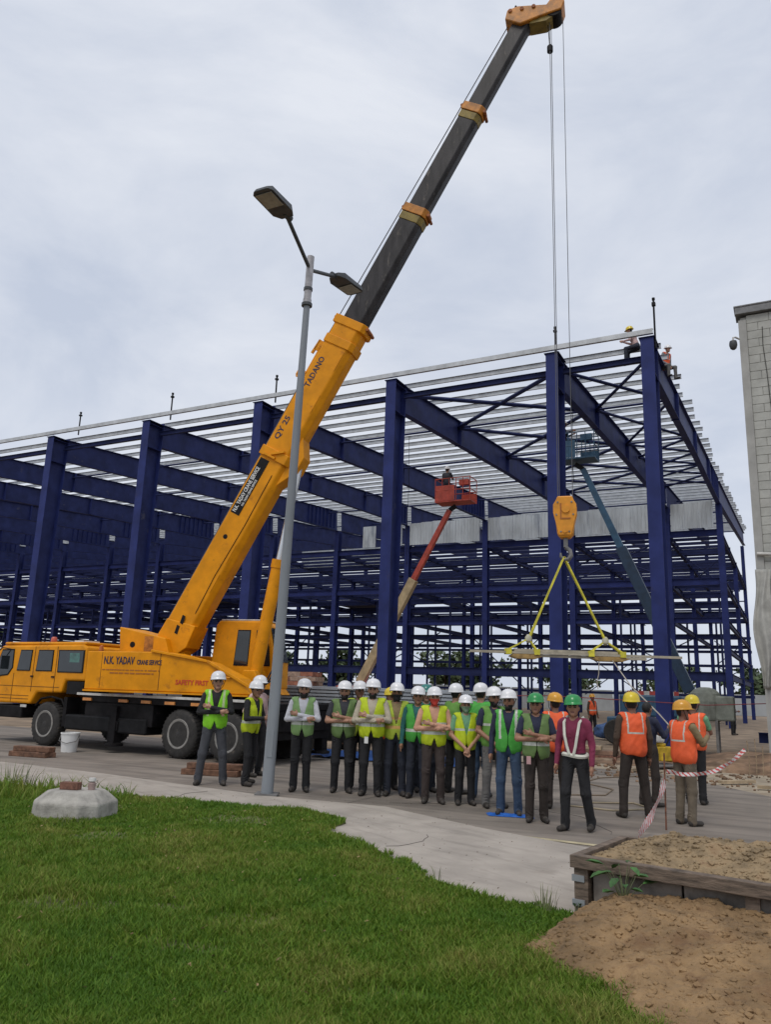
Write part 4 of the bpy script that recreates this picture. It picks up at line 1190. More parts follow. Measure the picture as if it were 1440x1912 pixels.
        mb.add(vs, fs)
        for xx in (-.03, 0, .03):     # raised ribs over the crown
            mb.path([(xx, -.118, .062), (xx, -.085, .108), (xx, -.03, .134 - abs(xx) * .1), (xx, .04, .131 - abs(xx) * .1), (xx, .10, .093)], .006, 5)
        ho = part('helmet', mb, hm, o, smooth=False)
        for p_ in ho.data.polygons: p_.use_smooth = True
        ho.location = tuple(hc + V3(0, .012, .055))
        ho.rotation_euler = (rad(-4 + bend * 40), rad(r.uniform(-4, 4)), rad(head))
        mb = MB().path([(-.118, 0, -.01), (-.085, -.03, -.11), (-.04, -.055, -.165), (.04, -.055, -.165), (.085, -.03, -.11), (.118, 0, -.01)], .005, 5)
        part('chin_strap', mb, BLACK, ho)
    return o
PEOPLE = [
 # label, xy, top, yaw, pose, shirt, trousers, vest, helmet, options
 ('person in white helmet, lime vest and black sleeves, arms crossed, farthest left', (-2.768, 13.695), 1.833, 8, 'crossed', 'black', 'grey', 'lime', 'white', dict(band='vy', seed=1, legs='wide')),
 ('person in white helmet and bright yellow vest turned sideways, left of the lamp pole', (-2.189, 13.856), 1.70, 62, 'phone', 'black', 'black', 'yellow', 'white', dict(band='h', seed=2, legs='stride', bend=.1, skin=1)),
 ('person in pink shirt and white helmet half hidden by the lamp pole', (-2.28, 15.2), 1.80, 60, 'onehip', 'pink', 'black', None, 'white', dict(seed=3, skin=3)),
 ('person in white shirt and pale green vest, arms crossed, just right of the lamp pole', (-1.245, 13.257), 1.752, 2, 'crossed', 'white', 'black', 'pale', 'white', dict(seed=4, beard=True)),
 ('person in charcoal shirt and dull olive vest, bare forearms crossed', (-.575, 13.296), 1.739, 4, 'crossed', 'charcoal', 'black', 'olive', 'white', dict(seed=5, sleeve='short', beard=True)),
 ('person in white helmet standing behind the one with cream sleeves', (-.345, 13.95), 1.75, 6, 'down', 'brown', 'black', 'dyellow', 'white', dict(seed=6, skin=3)),
 ('person with cream sleeves and yellow vest, arms crossed, badge at the waist', (-.104, 13.025), 1.786, -4, 'crossed', 'cream', 'black', 'yellow', 'white', dict(seed=7, band='2h', girth=1.06, head=-18, beard=True)),
 ('person in black face mask and yellow green vest with orange bands', (.287, 13.122), 1.74, 0, 'behind', 'tan', 'navy', 'dyellow', 'white', dict(seed=8, band='h2o', mask='black', sleeve='short', skin=1)),
 ('person in teal shirt and plain green vest, white helmet', (.629, 12.955), 1.691, -6, 'down', 'teal', 'navy', 'green', 'white', dict(seed=9, skin=1)),
 ('person in red face mask, salmon sleeves and yellow vest, arms crossed', (.854, 12.419), 1.689, 0, 'crossed', 'salmon', 'brown', 'yellow', 'white', dict(seed=10, mask='red', band='2h', girth=1.04)),
 ('person in white helmet seen from behind in a green vest, black striped sleeve', (1.30, 13.648), 1.759, 130, 'down', 'black', 'black', 'mgreen', 'white', dict(seed=11)),
 ('short person in bright lime yellow vest with hands clasped in front', (1.331, 12.362), 1.584, 4, 'clasped', 'green', 'black', 'yellow', 'white', dict(seed=12, band='2', sleeve='short', girth=.95, mask='green')),
 ('person in blue shirt and white helmet seen from behind', (1.671, 13.21), 1.777, 160, 'down', 'blue', 'jeans', 'green', 'white', dict(seed=13)),
 ('person in green vest and light grey trousers, hands clasped, white helmet', (1.739, 12.183), 1.718, 14, 'clasped', 'navy', 'lgrey', 'mgreen', 'white', dict(seed=14, sleeve='short', band='2', beard=True, skin=1)),
 ('person in plain bright green vest and blue jeans standing by a blue plastic sheet', (1.858, 11.506), 1.683, -14, 'down', 'navy', 'jeans', 'green', 'white', dict(seed=15, band='v', girth=1.05, beard=True, skin=1)),
 ('person in bright green helmet and olive vest, bare arms crossed', (2.142, 10.981), 1.644, -6, 'crossed', 'navy', 'dbrown', 'olive', 'green', dict(seed=16, sleeve='short', skin=1, girth=1.05)),
 ('person in amber helmet and orange vest seen from behind, beside the maroon shirt', (2.695, 12.29), 1.661, 178, 'down', 'brown', 'dbrown', 'orange', 'amber', dict(seed=17, band='x', vneck=False, skin=3)),
 ('person in maroon shirt with white reflective straps and green helmet', (2.524, 10.373), 1.64, -34, 'down', 'maroon', 'black', None, 'green', dict(seed=18, legs='stride', skin=1, bend=.06)),
 ('person in yellow helmet and orange vest with white lines seen from behind', (3.669, 11.65), 1.704, 184, 'down', 'dbrown' if False else 'brown', 'dbrown', 'orange', 'yellow', dict(seed=19, band='x', vneck=False, legs='wide', skin=3)),
 ('person in amber helmet, orange vest and khaki trousers looking left', (4.202, 11.134), 1.615, 118, 'pull', 'tan', 'khaki', 'orange', 'amber', dict(seed=20, band='x', vneck=False, skin=3, head=-40)),
 ('person in yellow helmet, orange vest and green sleeve near the barrier tape', (5.196, 13.31), 1.701, 150, 'pull', 'green', 'black', 'orange', 'yellow', dict(seed=21, sleeve='short', band='x', vneck=False, skin=3)),
 ('person in dark shirt holding the tag line beside the corner column', (4.30, 12.9), 1.62, 120, 'pull', 'navy', 'dbrown', None, None, dict(seed=22, skin=3)),
 ('person in teal helmet hidden behind the green vests', (.80, 13.75), 1.73, 10, 'down', 'teal', 'navy', None, 'teal', dict(seed=23)),
 ('person in yellow helmet hidden behind the black face mask', (.20, 13.85), 1.66, 20, 'down', 'tan', 'black', 'orange', 'yellow', dict(seed=24)),
 ('distant person in orange vest inside the hall', (9.35, 35.2), 1.72, 30, 'down', 'brown', 'black', 'orange', 'amber', dict(seed=25, skin=3)),
 ('distant person in plum shirt by the inner column at the right', (17.6, 40.0), 1.75, 40, 'phone', 'plum', 'black', None, None, dict(seed=26, skin=3)),
]
for lab, xy, top, yaw, pose, sh, tr, ve, he, kw in PEOPLE:
    person(lab, (xy[0], xy[1], 0.0), top, yaw, pose, sh, tr, ve, he, **kw)

# ------------------------------------------------------------------ street lamp with two arms
LP = thing('street_lamp', 'tall grey double armed street lamp standing on the footpath in front of the crane', 'street lamp', (-1.665, 12.574, .03))
pole = part('pole', MB().lathe([(.094, 0), (.086, 2.0), (.070, 5.0), (.056, 8.2)], 16), LAMPG, LP, smooth=True)
LP.rotation_euler = (0, rad(1.15), 0)
part('base_flange', MB().box(-.17, .17, -.17, .17, 0, .02), STEEL, LP)
part('door_cover', MB().box(-.04, .04, -.098, -.08, .55, .95), LAMPG, pole)
part('pole_head', MB().lathe([(.075, 8.15), (.075, 8.25), (.066, 8.26), (.066, 9.08), (.03, 9.10)], 14), mat('galv_sleeve', (.40, .39, .40), .5, metal=.2, var=.15, vscale=8), LP, smooth=True)
part('clamp_ring', MB().lathe([(.095, 8.12), (.095, 8.17)], 14), LAMPD, LP)
part('clamp_ring', MB().lathe([(.08, 8.42), (.08, 8.47)], 14), LAMPD, LP)
def lamp_arm(d, up_, hd_):
    d = Vector((d[0], d[1], 0)).normalized()
    a = Vector((0, 0, 8.86)) + d * .08
    b = a + d * 1.05 + Vector((0, 0, up_))
    e = (b - a).normalized()
    arm = part('lamp_arm', MB().tube(a, b, .034, n=10), LAMPD, LP, smooth=True)
    e = Vector((hd_[0], hd_[1], hd_[2])).normalized()
    sx = Vector((0, 0, 1)).cross(e).normalized(); u = e.cross(sx)
    L = lambda q, s, h: b + e * q + sx * s + u * h
    zs = 1.15
    L = lambda q, s, h: b + e * q * .84 + sx * s * zs + u * h
    hd = part('lamp_head', MB().add([L(-.05, -.10, -.03), L(-.05, .10, -.03), L(.12, .17, -.05), L(.78, .17, -.05), L(.86, .12, -.04), L(.86, -.12, -.04), L(.78, -.17, -.05), L(.12, -.17, -.05),
                              L(-.05, -.08, .05), L(-.05, .08, .05), L(.12, .14, .09), L(.76, .14, .06), L(.84, .09, .02), L(.84, -.09, .02), L(.76, -.14, .06), L(.12, -.14, .09)],
                             [tuple(range(8)), tuple(range(8, 16))] + [(i, (i + 1) % 8, (i + 1) % 8 + 8, i + 8) for i in range(8)]), LAMPD, arm, bevel=.012)
    part('lamp_lens', MB().hexa([L(.36, -.135, -.054), L(.36, .135, -.054), L(.77, .135, -.054), L(.77, -.135, -.054), L(.36, -.135, -.062), L(.36, .135, -.062), L(.77, .135, -.062), L(.77, -.135, -.062)]), LENS, arm)
    part('clamp', MB().tube(b - e * .12, b + e * .06, .055, n=10), LAMPD, arm)
lamp_arm((-.28, -.96), .32, (-.46, -.885, .05))
lamp_arm((.32, .95), .46, (.56, .83, .03))

# ------------------------------------------------------------------ boom lifts inside the hall
def boom_lift(label, bx, bt, tip, basket, c_main, c_low, split, name='boom_lift'):
    """coordinates in the hall frame; the lift is its own top-level thing"""
    R = thing(name, label, 'boom lift', B2W(bx, bt), -BA)
    q = lambda x, z, y=0: (x - bx, y, z)
    ox = -1.3 if bx > 0 else 0.0
    part('chassis', MB().box(-1.3 + ox, 1.3 + ox, -.75, .75, .45, .95), c_main, R, bevel=.04)
    for sx in (-.95 + ox, .95 + ox):
        for sy in (-.85, .85):
            w = part('wheel', MB().lathe([(.25, -.14), (.40, -.15), (.44, -.08), (.44, .08), (.40, .15), (.25, .14)], 20, (sx, sy, .44), 'y'), RUBBER, R, smooth=True)
            part('rim', MB().lathe([(.25, -.12), (.25, .12)], 14, (sx, sy, .44), 'y'), c_main, w)
    part('turntable', MB().box(-1.1 + ox * .8, 1.0 + ox * .8, -.7, .7, 1.0, 1.75), c_main, R, bevel=.06)
    root = Vector(q(bx - (.2 if tip[0] > bx else -.2), 1.9)); end = Vector(q(*tip)); m_ = root.lerp(end, split)
    part('lower_boom', MB().bar(root, m_, .30, .40, w1=.30, h1=.40), c_low, R, bevel=.02)
    part('upper_boom', MB().bar(m_, end, .20, .26, w1=.18, h1=.22), c_main, R, bevel=.02)
    part('lift_cylinder', MB().tube(root + Vector((.1, 0, -.25)), root.lerp(end, .3) + Vector((0, 0, -.12)), .07, n=10), CHROME, R)
    part('jib', MB().bar(end, Vector(q(basket[0], basket[1] - .12)), .14, .18), BLACK, R)
    x0, x1, z0 = basket[0] - .85 - bx, basket[0] + .85 - bx, basket[1]
    bk = part('basket', MB().box(x0, x1, -.42, .42, z0, z0 + .06), c_main, R)
    part('basket_panel', MB().box(x0 + .02, x0 + .95, -.43, -.415, z0 + .065, z0 + .78), c_main, bk)
    part('control_box', MB().box(x1 - .55, x1 - .1, -.40, -.2, z0 + .75, z0 + 1.0), c_main, bk)
    rails = []
    for z in (.55, 1.1):
        for y in (-.42, .42):
            part('rail', MB().tube((x0, y, z0 + z), (x1, y, z0 + z), .022, n=6), c_main, bk)
        for x in (x0, x1):
            part('rail', MB().tube((x, -.42, z0 + z), (x, .42, z0 + z), .022, n=6), c_main, bk)
    for x in np.linspace(x0, x1, 6):
        for y in (-.42, .42):
            part('rail_post', MB().tube((x, y, z0), (x, y, z0 + 1.1), .018, n=6), c_main, bk)
    part('mesh', MB().box(x0 + .96, x1, .425, .43, z0 + .07, z0 + .5), c_main, bk)
    return R
LIFTR = mat('lift_red', (.42, .055, .03), .5, var=.15, vscale=4, stain=(.22, .05, .03), stain_scale=5)
LIFTC = mat('lift_cream', (.42, .32, .18), .6, var=.15, vscale=3, stain=(.28, .20, .11), stain_scale=2)
LIFTB = mat('lift_blue', (.03, .095, .17), .5, var=.15, vscale=4)
LIFTBD = mat('lift_blue_dark', (.016, .042, .085), .5, var=.15, vscale=4)
boom_lift('red boom lift with cream lower boom reaching up between the front columns', -13.9, 7.0, (-9.75, 9.75), (-9.45, 10.05), LIFTR, LIFTC, .60)
boom_lift('blue boom lift reaching up behind the corner columns', .25, 5.0, (-3.15, 10.5), (-3.45, 10.85), LIFTB, LIFTBD, .62)
person('person in white helmet standing in the red lift basket', B2W(-9.9, 7.0, 10.115), 1.72, 150, 'pull', 'charcoal', 'navy', None, 'white', seed=31, skin=1)
person('person standing in the blue lift basket high behind the column', B2W(-3.9, 5.0, 10.915), 1.70, 60, 'pull', 'navy', 'black', None, 'white', seed=32, skin=1)
person('person in yellow helmet bending over the roof edge at the corner', B2W(-.30, 1.2, 12.76), 1.70, -120, 'pull', 'pink', 'navy', None, 'yellow', seed=33, legs='sit', bend=.35)
person('person in orange vest sitting on the corner rafter', B2W(.30, 3.5, 12.80), 1.70, 30, 'clasped', 'grey', 'lgrey', 'orange', 'white', seed=34, legs='sit', bend=.3, band='x')

# tag line from the load to the workers
def rope_thing(name, label, pts, r, m_, cat='rope'):
    mb = MB().path(pts, r, 6)
    return tag(part(name, mb, m_, smooth=True), label, cat)
ROPEW = mat('pale_rope', (.42, .38, .32), .8)
rope_thing('tag_line', 'pale rope running from the hanging load down to the workers in orange', [(4.9, 16.75, 2.40), (4.72, 15.0, 1.86), (4.60, 13.2, 1.40), (4.42, 11.9, 1.12), (4.36, 11.45, 1.08)], .011, ROPEW)
rope_thing('tag_line', 'short loose rope end hanging straight down under the load', [(4.62, 16.75, 2.40), (4.60, 16.74, 2.1), (4.56, 16.74, 1.95), (4.58, 16.74, 1.8)], .010, ROPEW)

# details on single people
def find(lab):
    for o in bpy.data.objects:
        if o.get('label', '').startswith(lab): return o
o = find('person in maroon')
WSTR = mat('white_strap', (.60, .60, .52), .6, var=.08)
for s in (-1, 1):
    part('reflective_strap', MB().path([(.11 * s, .10, 1.40), (.115 * s, .02, 1.495), (.11 * s, -.12, 1.42), (.09 * s, -.160, 1.25), (.06 * s, -.155, 1.10), (.03 * s, -.148, 1.0)], .020, 6), WSTR, o)
part('waist_strap', MB().path([(.165 * math.cos(a), .13 * math.sin(a) + .0, .985 + .012 * math.sin(a * 2)) for a in np.linspace(0, 2 * math.pi, 25)], .030, 6), WSTR, o)
o = find('person with cream sleeves')
part('badge', MB().box(-.10, -.04, -.165, -.155, .80, .90), WHITE, o)
o = find('person in bright green helmet')
part('badge', MB().box(-.15, -.09, -.165, -.155, .80, .91), mat('badge_pink', (.5, .3, .3), .5), o)

# ------------------------------------------------------------------ flatbed trailer with grey sheets behind the group
TR = thing('flatbed_trailer', 'low dark flatbed trailer with red edge standing behind the group', 'trailer', (.35, 20.6, 0), -BA)
part('deck', MB().box(-3.3, 2.9, -1.1, 1.1, .92, 1.08), CHAS, TR)
part('side_edge', MB().box(-3.3, 2.9, -1.125, -1.102, .93, 1.07), mat('dark_red', (.16, .018, .015), .5, var=.15), TR)
part('underframe', MB().box(-3.2, 2.8, -.4, .4, .6, .915).box(-2.6, -.4, -1.05, -.42, .35, .915), BLACK, TR)
for x in (-1.9, 1.3, 2.3):
    for y in (-.95, .95):
        w = part('wheel', MB().lathe([(.24, -.13), (.38, -.13), (.41, -.08), (.41, .08), (.38, .13), (.24, .13)], 20, (x, y, .41), 'y'), RUBBER, TR, smooth=True)
        part('rim', MB().lathe([(.24, -.1), (.24, .1)], 14, (x, y, .41), 'y'), RIMD, w)
SHEET = mat('grey_sheet', (.34, .37, .40), .45, metal=.1, var=.1, vscale=2)
for k in range(7):
    z = 1.10 + k * .082
    for j, (x0, x1) in enumerate(((-3.15, -.68), (-.60, 2.7))):
        mb = MB()
        for c in range(3):
            y0 = -1.02 + c * .68
        mb.box(x0 + random.uniform(-.04, .04), x1 + random.uniform(-.04, .04), -1.03 + random.uniform(-.02, .02), 1.0, z, z + .055)
        mb.box(x0 + .1, x1 - .1, -.9, .9, z + .056, z + .078)
        o = part('roof_sheet_pack', mb, SHEET, loc=(.35, 20.6, 0), rz=-BA)
        pos = ('bottom', 'second lowest', 'third lowest', 'middle', 'third highest', 'second highest', 'topmost')[k]
        tag(o, '%s grey sheet pack of the %s stack on the trailer' % (pos, ('left', 'right')[j]), 'sheet pack', 'grey sheet packs on the trailer')
tb = heightfield('blue_tarpaulin', 30, 12, lambda u, v: (-1.6 + 3.4 * u, 19.6 - 1.55 * u + .7 * v, .02 + .10 * np.abs(wob(u * 6, v * 3, 4, 1.5)) + .12 * v), mat('tarp_blue', (.02, .07, .24), .6, var=.2, vscale=4))
tag(tb, 'crumpled dark blue tarpaulin on the ground below the trailer', 'tarpaulin')
bs = heightfield('blue_plastic_sheet', 34, 20, lambda u, v: (1.55 + .62 * u, 11.35 + .28 * v - .1 * u, .006 + .05 * np.abs(wob(u * 7, v * 5, 9, 1.6)) * np.sin(u * math.pi) ** .5 * np.sin(v * math.pi) ** .5), mat('sheet_blue', (.015, .12, .48), .5, var=.15, vscale=8))
tag(bs, 'bright blue plastic sheet crumpled around the feet of one worker', 'plastic sheet')

# ------------------------------------------------------------------ timber sleepers, bucket, pedestal, bricks
def sleeper(xy, z, rz, lab, l=.95, group=None):
    mb = MB().box(-l / 2, l / 2, -.11, .11, 0, .105)
    o = part('timber_sleeper', mb, TIMB2, loc=(xy[0], xy[1], z), rz=rz, bevel=.012)
    return tag(o, lab, 'timber sleeper', group or 'timber packing blocks')
sleeper((-7.42, 17.46), 0, -.32, 'lower brown timber sleeper on the road beside the white bucket')
sleeper((-7.36, 17.50), .107, -.26, 'upper brown timber sleeper on the road beside the white bucket', .9)
sleeper((-7.05, 17.42), .0, .5, 'short brown timber block lying at the end of the sleeper pair', .35)
sleeper((-3.05, 15.1), 0, -.2, 'lower timber sleeper behind the legs of the leftmost worker', 1.1)
sleeper((-2.98, 15.14), .107, -.14, 'upper timber sleeper behind the legs of the leftmost worker', 1.05)
bk = thing('white_bucket', 'white plastic bucket standing on the road by the front wheel', 'bucket', (-7.15, 18.9, 0))
part('shell', MB().lathe([(.17, 0), (.205, .40), (.218, .40), (.218, .43), (.195, .43), (.16, .02), (0, .02)], 24), WHITE, bk, smooth=True)
part('handle', MB().path([(-.215, 0, .38), (-.2, -.14, .25), (0, -.22, .2), (.2, -.14, .25), (.215, 0, .38)], .008, 6), STEEL, bk)
PD = thing('concrete_pedestal', 'weathered pale concrete footing block with chamfered top on the lawn', 'concrete block', (-3.62, 10.0, .03), rad(-12))
def octo(w, d, c, z): return [(-w + c, -d, z), (w - c, -d, z), (w, -d + c, z), (w, d - c, z), (w - c, d, z), (-w + c, d, z), (-w, d - c, z), (-w, -d + c, z)]
vs = octo(.44, .40, .17, 0) + octo(.43, .39, .17, .19) + octo(.30, .26, .12, .315)
fs = [tuple(reversed(range(8)))] + [(i + 8 * k, (i + 1) % 8 + 8 * k, (i + 1) % 8 + 8 * k + 8, i + 8 * k + 8) for k in range(2) for i in range(8)] + [tuple(range(16, 24))]
part('block', MB().add(vs, fs), CONC, PD, bevel=.02)
tag(part('brick', MB().box(-.115, .115, -.055, .055, 0, .085), BRICK, loc=(-3.70, 9.98, .346), rz=rad(-8), bevel=.006), 'single red brick lying on the concrete footing block', 'brick')
cp = thing('small_jar', 'small jar with pale lid standing on the concrete footing block', 'jar', (-3.46, 10.02, .346))
part('body', MB().lathe([(.042, 0), (.045, .075), (.03, .09)], 14), mat('jar_pinkish', (.35, .25, .23), .4), cp, smooth=True)
part('lid', MB().lathe([(.035, .092), (.045, .10), (.04, .135), (0, .14)], 14), WHITED, cp, smooth=True)

# ------------------------------------------------------------------ timber crate full of soil at the right foreground
CRA = rad(-36)
CT = thing('timber_crate', 'large weathered timber crate filled with sandy soil in the right foreground', 'crate', (1.515, 6.35, 0), CRA)
for x0 in (0.0,):
    part('corner_post', MB().box(0, .11, 0, .10, 0, .40), TIMB, CT, bevel=.006)
part('corner_post', MB().box(0, .1, 1.0, 1.1, 0, .40), TIMB, CT)
part('top_rail', MB().box(-.02, 4.6, -.03, .06, .385, .475), TIMB, CT, bevel=.006)
part('top_rail', MB().box(-.021, .05, .062, 1.10, .386, .474), TIMB, CT, bevel=.006)
for k in range(7):
    x = .13 + k * .66
    part('front_board', MB().box(x, x + .645, .055 + .006 * (k % 2), .085, .03, .382), BOARD, CT, bevel=.004)
for k in range(2):
    y = .12 + k * .45
    part('side_board', MB().box(.03 + .004 * (k % 2), .055, y, y + .44, .03, .382), BOARD, CT)
for z in (.12, .29):
    part('corner_strap', MB().box(-.012, .085, -.012, .012, z, z + .045), mat('strap_metal', (.38, .40, .42), .45, metal=.4), CT)
for x in (1.2, 2.5, 3.8):
    part('batten', MB().box(x, x + .09, .02, .054, .03, .383), TIMB, CT)
part('back_rail', MB().box(.052, 4.6, 1.06, 1.12, .385, .473), TIMB, CT)
part('back_board', MB().box(.1, 4.6, 1.03, 1.058, .03, .38), BOARD, CT)
def crate_to_world(a, b): return 1.515 + math.cos(CRA) * a - math.sin(CRA) * b, 6.35 + math.sin(CRA) * a + math.cos(CRA) * b
CLOD = mat('loose_soil', (.285, .205, .115), .95, var=.25, vscale=5, bump=1.0, bscale=38, stain=(.21, .13, .07), stain_scale=5, stain_at=.56)
def heap(u, v):
    a, b = .045 + u * 4.5, .06 + v * 1.03
    edge = np.clip(np.minimum(np.minimum((a - .02) * .8, b - .02), 1.12 - b) / .42, 0, 1)
    h = .41 + .19 * (edge ** .8) + edge * (.04 * wob(a, b, 21, 2.2) + .03 * wob(a, b, 22, 8) + .014 * wob(a, b, 23, 22) + .008 * wob(a, b, 24, 50))
    x, y = crate_to_world(a, b)
    return x, y, h
hp = heightfield('soil_heap', 260, 180, heap, CLOD)
tag(hp, 'heap of dry sandy soil filling the timber crate', 'soil heap')
MUD = mat('mound_soil', (.25, .158, .076), .95, var=.2, vscale=3.2, bump=1.0, bscale=26, stain=(.16, .090, .042), stain_scale=3.0, stain_at=.56)
def mound(u, v):
    a, b = -1.15 + u * 4.6, -2.6 + v * 2.64
    x, y = crate_to_world(a, b)
    bl = -1.42 - 1.1 * np.clip((a - .75) / .9, 0, 1)
    f_ = np.clip((a + .08 + .10 * wob(b, a, 30, 3)) / .55, 0, 1) * np.clip((b - bl + .08 * wob(a, b, 37, 3)) / .35, 0, 1); f_ = f_ * f_ * (3 - 2 * f_)
    g_ = np.clip((b + 1.75) / 1.5, 0, 1); g_ = g_ * g_ * (3 - 2 * g_)
    h = .215 * f_ * (g_ * .85 + .15) + f_ * (.04 * wob(a, b, 31, 2.6) + .026 * wob(a, b, 32, 7) + .012 * wob(a, b, 33, 21) + .007 * wob(a, b, 36, 48) + np.random.default_rng(5).normal(0, .0025, np.shape(a))) + .012 * wob(a, b, 34, 9)
    lim = np.minimum(a + .10 + .10 * wob(b, a, 30, 3), b - bl + .02 + .08 * wob(a, b, 37, 3))
    return x, y, np.where(lim <= 0, -.05, h + .045 * np.clip(f_ * 4, 0, 1) + .02)
struct(heightfield('soil_mound', 300, 220, mound, MUD))
def clods(name, n, fn, rmin, rmax, m_, label):
    vs, fs = [], []
    ico = [(0, 0, 1), (.9, 0, .4), (.28, .85, .4), (-.72, .53, .4), (-.72, -.53, .4), (.28, -.85, .4), (.72, .53, -.4), (-.28, .85, -.4), (-.9, 0, -.4), (-.28, -.85, -.4), (.72, -.53, -.4), (0, 0, -1)]
    tri = [(0, 1, 2), (0, 2, 3), (0, 3, 4), (0, 4, 5), (0, 5, 1), (1, 6, 2), (2, 7, 3), (3, 8, 4), (4, 9, 5), (5, 10, 1), (6, 7, 2), (7, 8, 3), (8, 9, 4), (9, 10, 5), (10, 6, 1), (11, 7, 6), (11, 8, 7), (11, 9, 8), (11, 10, 9), (11, 6, 10)]
    for i in range(n):
        x, y, z = fn()
        r = rmin + (rmax - rmin) * random.random() ** 3
        o_ = len(vs)
        vs += [(x + r * p[0] * random.uniform(.7, 1.3), y + r * p[1] * random.uniform(.7, 1.3), z + r * .7 * p[2] * random.uniform(.7, 1.2)) for p in ico]
        fs += [tuple(q + o_ for q in t) for t in tri]
    me = bpy.data.meshes.new(name); me.from_pydata(vs, [], fs); me.materials.append(m_); me.update()
    o = link(name, me); o['kind'] = 'stuff'; o['label'] = label; o['category'] = 'soil'
    return o
def rnd_heap():
    u, v = random.random() * .8, random.random()
    x, y, z = heap(np.array(u), np.array(v)); return float(x), float(y), float(z)
def rnd_mound():
    u, v = .25 + random.random() * .75, .3 + .7 * random.random()
    x, y, z = mound(np.array(u), np.array(v)); return float(x), float(y), float(z)
clods('soil_clods', 5200, rnd_heap, .003, .028, CLOD, 'small dry clods scattered over the soil heap in the crate')
clods('mound_clods', 6500, rnd_mound, .003, .032, MUD, 'reddish clods scattered over the soil mound')
def rnd_path():
    x = random.uniform(-3, 2.2); y = random.uniform(7, 13); return x, y, .032
clods('path_grit', 500, rnd_path, .003, .010, mat('grit', (.22, .18, .14), .9, var=.3, vscale=30), 'fine grit scattered on the footpath')

# ------------------------------------------------------------------ barrier tape on a stake
SK = tag(part('steel_stake', MB().tube((0, 0, 0), (.015, 0, .95), .011, n=8), mat('rust', (.19, .075, .04), .8, var=.3, vscale=20), loc=(3.752, 10.681, 0)), 'thin rusty steel stake holding the barrier tape behind the crate', 'stake')
TAPEM = bpy.data.materials.new('barrier_tape'); TAPEM.use_nodes = True
tn, tl = TAPEM.node_tree.nodes, TAPEM.node_tree.links
tu = tn.new('ShaderNodeUVMap'); ts = tn.new('ShaderNodeSeparateXYZ'); tl.new(tu.outputs['UV'], ts.inputs[0])
tw = tn.new('ShaderNodeTexWave'); tw.wave_type = 'BANDS'; tw.bands_direction = 'DIAGONAL'; tw.inputs['Scale'].default_value = 1.1; tw.inputs['Distortion'].default_value = 2.5; tw.inputs['Detail'].default_value = 2; tw.inputs['Detail Scale'].default_value = 3
tl.new(tu.outputs['UV'], tw.inputs['Vector'])
tr_ = tn.new('ShaderNodeValToRGB'); tr_.color_ramp.elements[0].position = .60; tr_.color_ramp.elements[0].color = (.60, .56, .54, 1); tr_.color_ramp.elements[1].position = .68; tr_.color_ramp.elements[1].color = (.48, .07, .06, 1)
tl.new(tw.outputs['Fac'], tr_.inputs['Fac']); tl.new(tr_.outputs['Color'], tn['Principled BSDF'].inputs['Base Color'])
tn['Principled BSDF'].inputs['Roughness'].default_value = .4
def ribbon(name, label, pts, w, twist=0.0):
    """two sided tape of width w through pts, standing on edge with slight twist"""
    pts = [Vector(p) for p in pts]
    fine = []
    for i in range(len(pts) - 1):
        for k in range(6): fine.append(pts[i].lerp(pts[i + 1], k / 6))
    fine.append(pts[-1])
    me = bpy.data.meshes.new(name)
    vs, fs, uv = [], [], []
    acc = 0
    for i, p in enumerate(fine):
        d = (fine[min(i + 1, len(fine) - 1)] - fine[max(i - 1, 0)]).normalized()
        s_ = d.cross(Vector((0, 0, 1))).normalized(); u_ = s_.cross(d)
        a = twist * math.sin(i * .6)
        dirv = u_ * math.cos(a) + s_ * math.sin(a)
        vs += [p - dirv * w / 2, p + dirv * w / 2]
        if i: acc += (p - fine[i - 1]).length
        uv.append(acc)
    for i in range(len(fine) - 1): fs.append((2 * i, 2 * i + 2, 2 * i + 3, 2 * i + 1))
    me.from_pydata(vs, [], fs)
    l_ = me.uv_layers.new(name='UVMap')
    for i, pl_ in enumerate(me.polygons):
        for li, c in zip(pl_.loop_indices, ((i, 0), (i + 1, 0), (i + 1, 1), (i, 1))): l_.data[li].uv = (uv[c[0]] * 8, c[1] * w * 8)
    me.materials.append(TAPEM)
    o = link(name, me)
    m_ = o.modifiers.new('thickness', 'SOLIDIFY'); m_.thickness = .002
    return tag(o, label, 'barrier tape')
TAPE_R = [(3.792, 10.68, 0.725), (3.986, 10.66, 0.693), (4.204, 10.68, 0.698), (4.446, 10.75, 0.738), (4.708, 10.85, 0.846), (4.958, 10.95, 1.011)]
ribbon('barrier_tape', 'red and white tape running from the stake down to the crate', [(3.76, 10.67, .60), (3.62, 10.50, .42), (3.42, 10.25, .22), (3.16, 9.95, .05)], .10, .25)
ribbon('barrier_tape', 'pale twisted tape sagging from the stake to the right', [tuple(q) for q in TAPE_R], .05, .5)

# ------------------------------------------------------------------ odds and ends on the right of the site
PC = thing('plate_compactor', 'small yellow engine powered compactor standing on the sand by the corner column', 'compactor', (6.9, 19.7, 0), .5)
part('base_plate', MB().box(-.35, .35, -.22, .22, .05, .11), STEEL, PC, bevel=.02)
part('engine', MB().box(-.2, .16, -.17, .17, .18, .52).tube((-.05, 0, .52), (-.05, 0, .60), .13, n=14), mat('machine_yellow', (.55, .36, .02), .5, var=.2, vscale=6), PC, bevel=.03)
part('fuel_can', MB().box(-.28, -.04, -.16, .14, .61, .80), WHITED, PC, bevel=.05)
part('belt_guard', MB().box(.165, .30, -.14, .12, .15, .42), mat('guard_orange', (.55, .22, .03), .5), PC, bevel=.04)
part('handle', MB().path([(.2, -.18, .35), (.55, -.2, .75), (.62, 0, .80), (.55, .2, .75), (.2, .18, .35)], .018, 6), BLACK, PC, smooth=True)
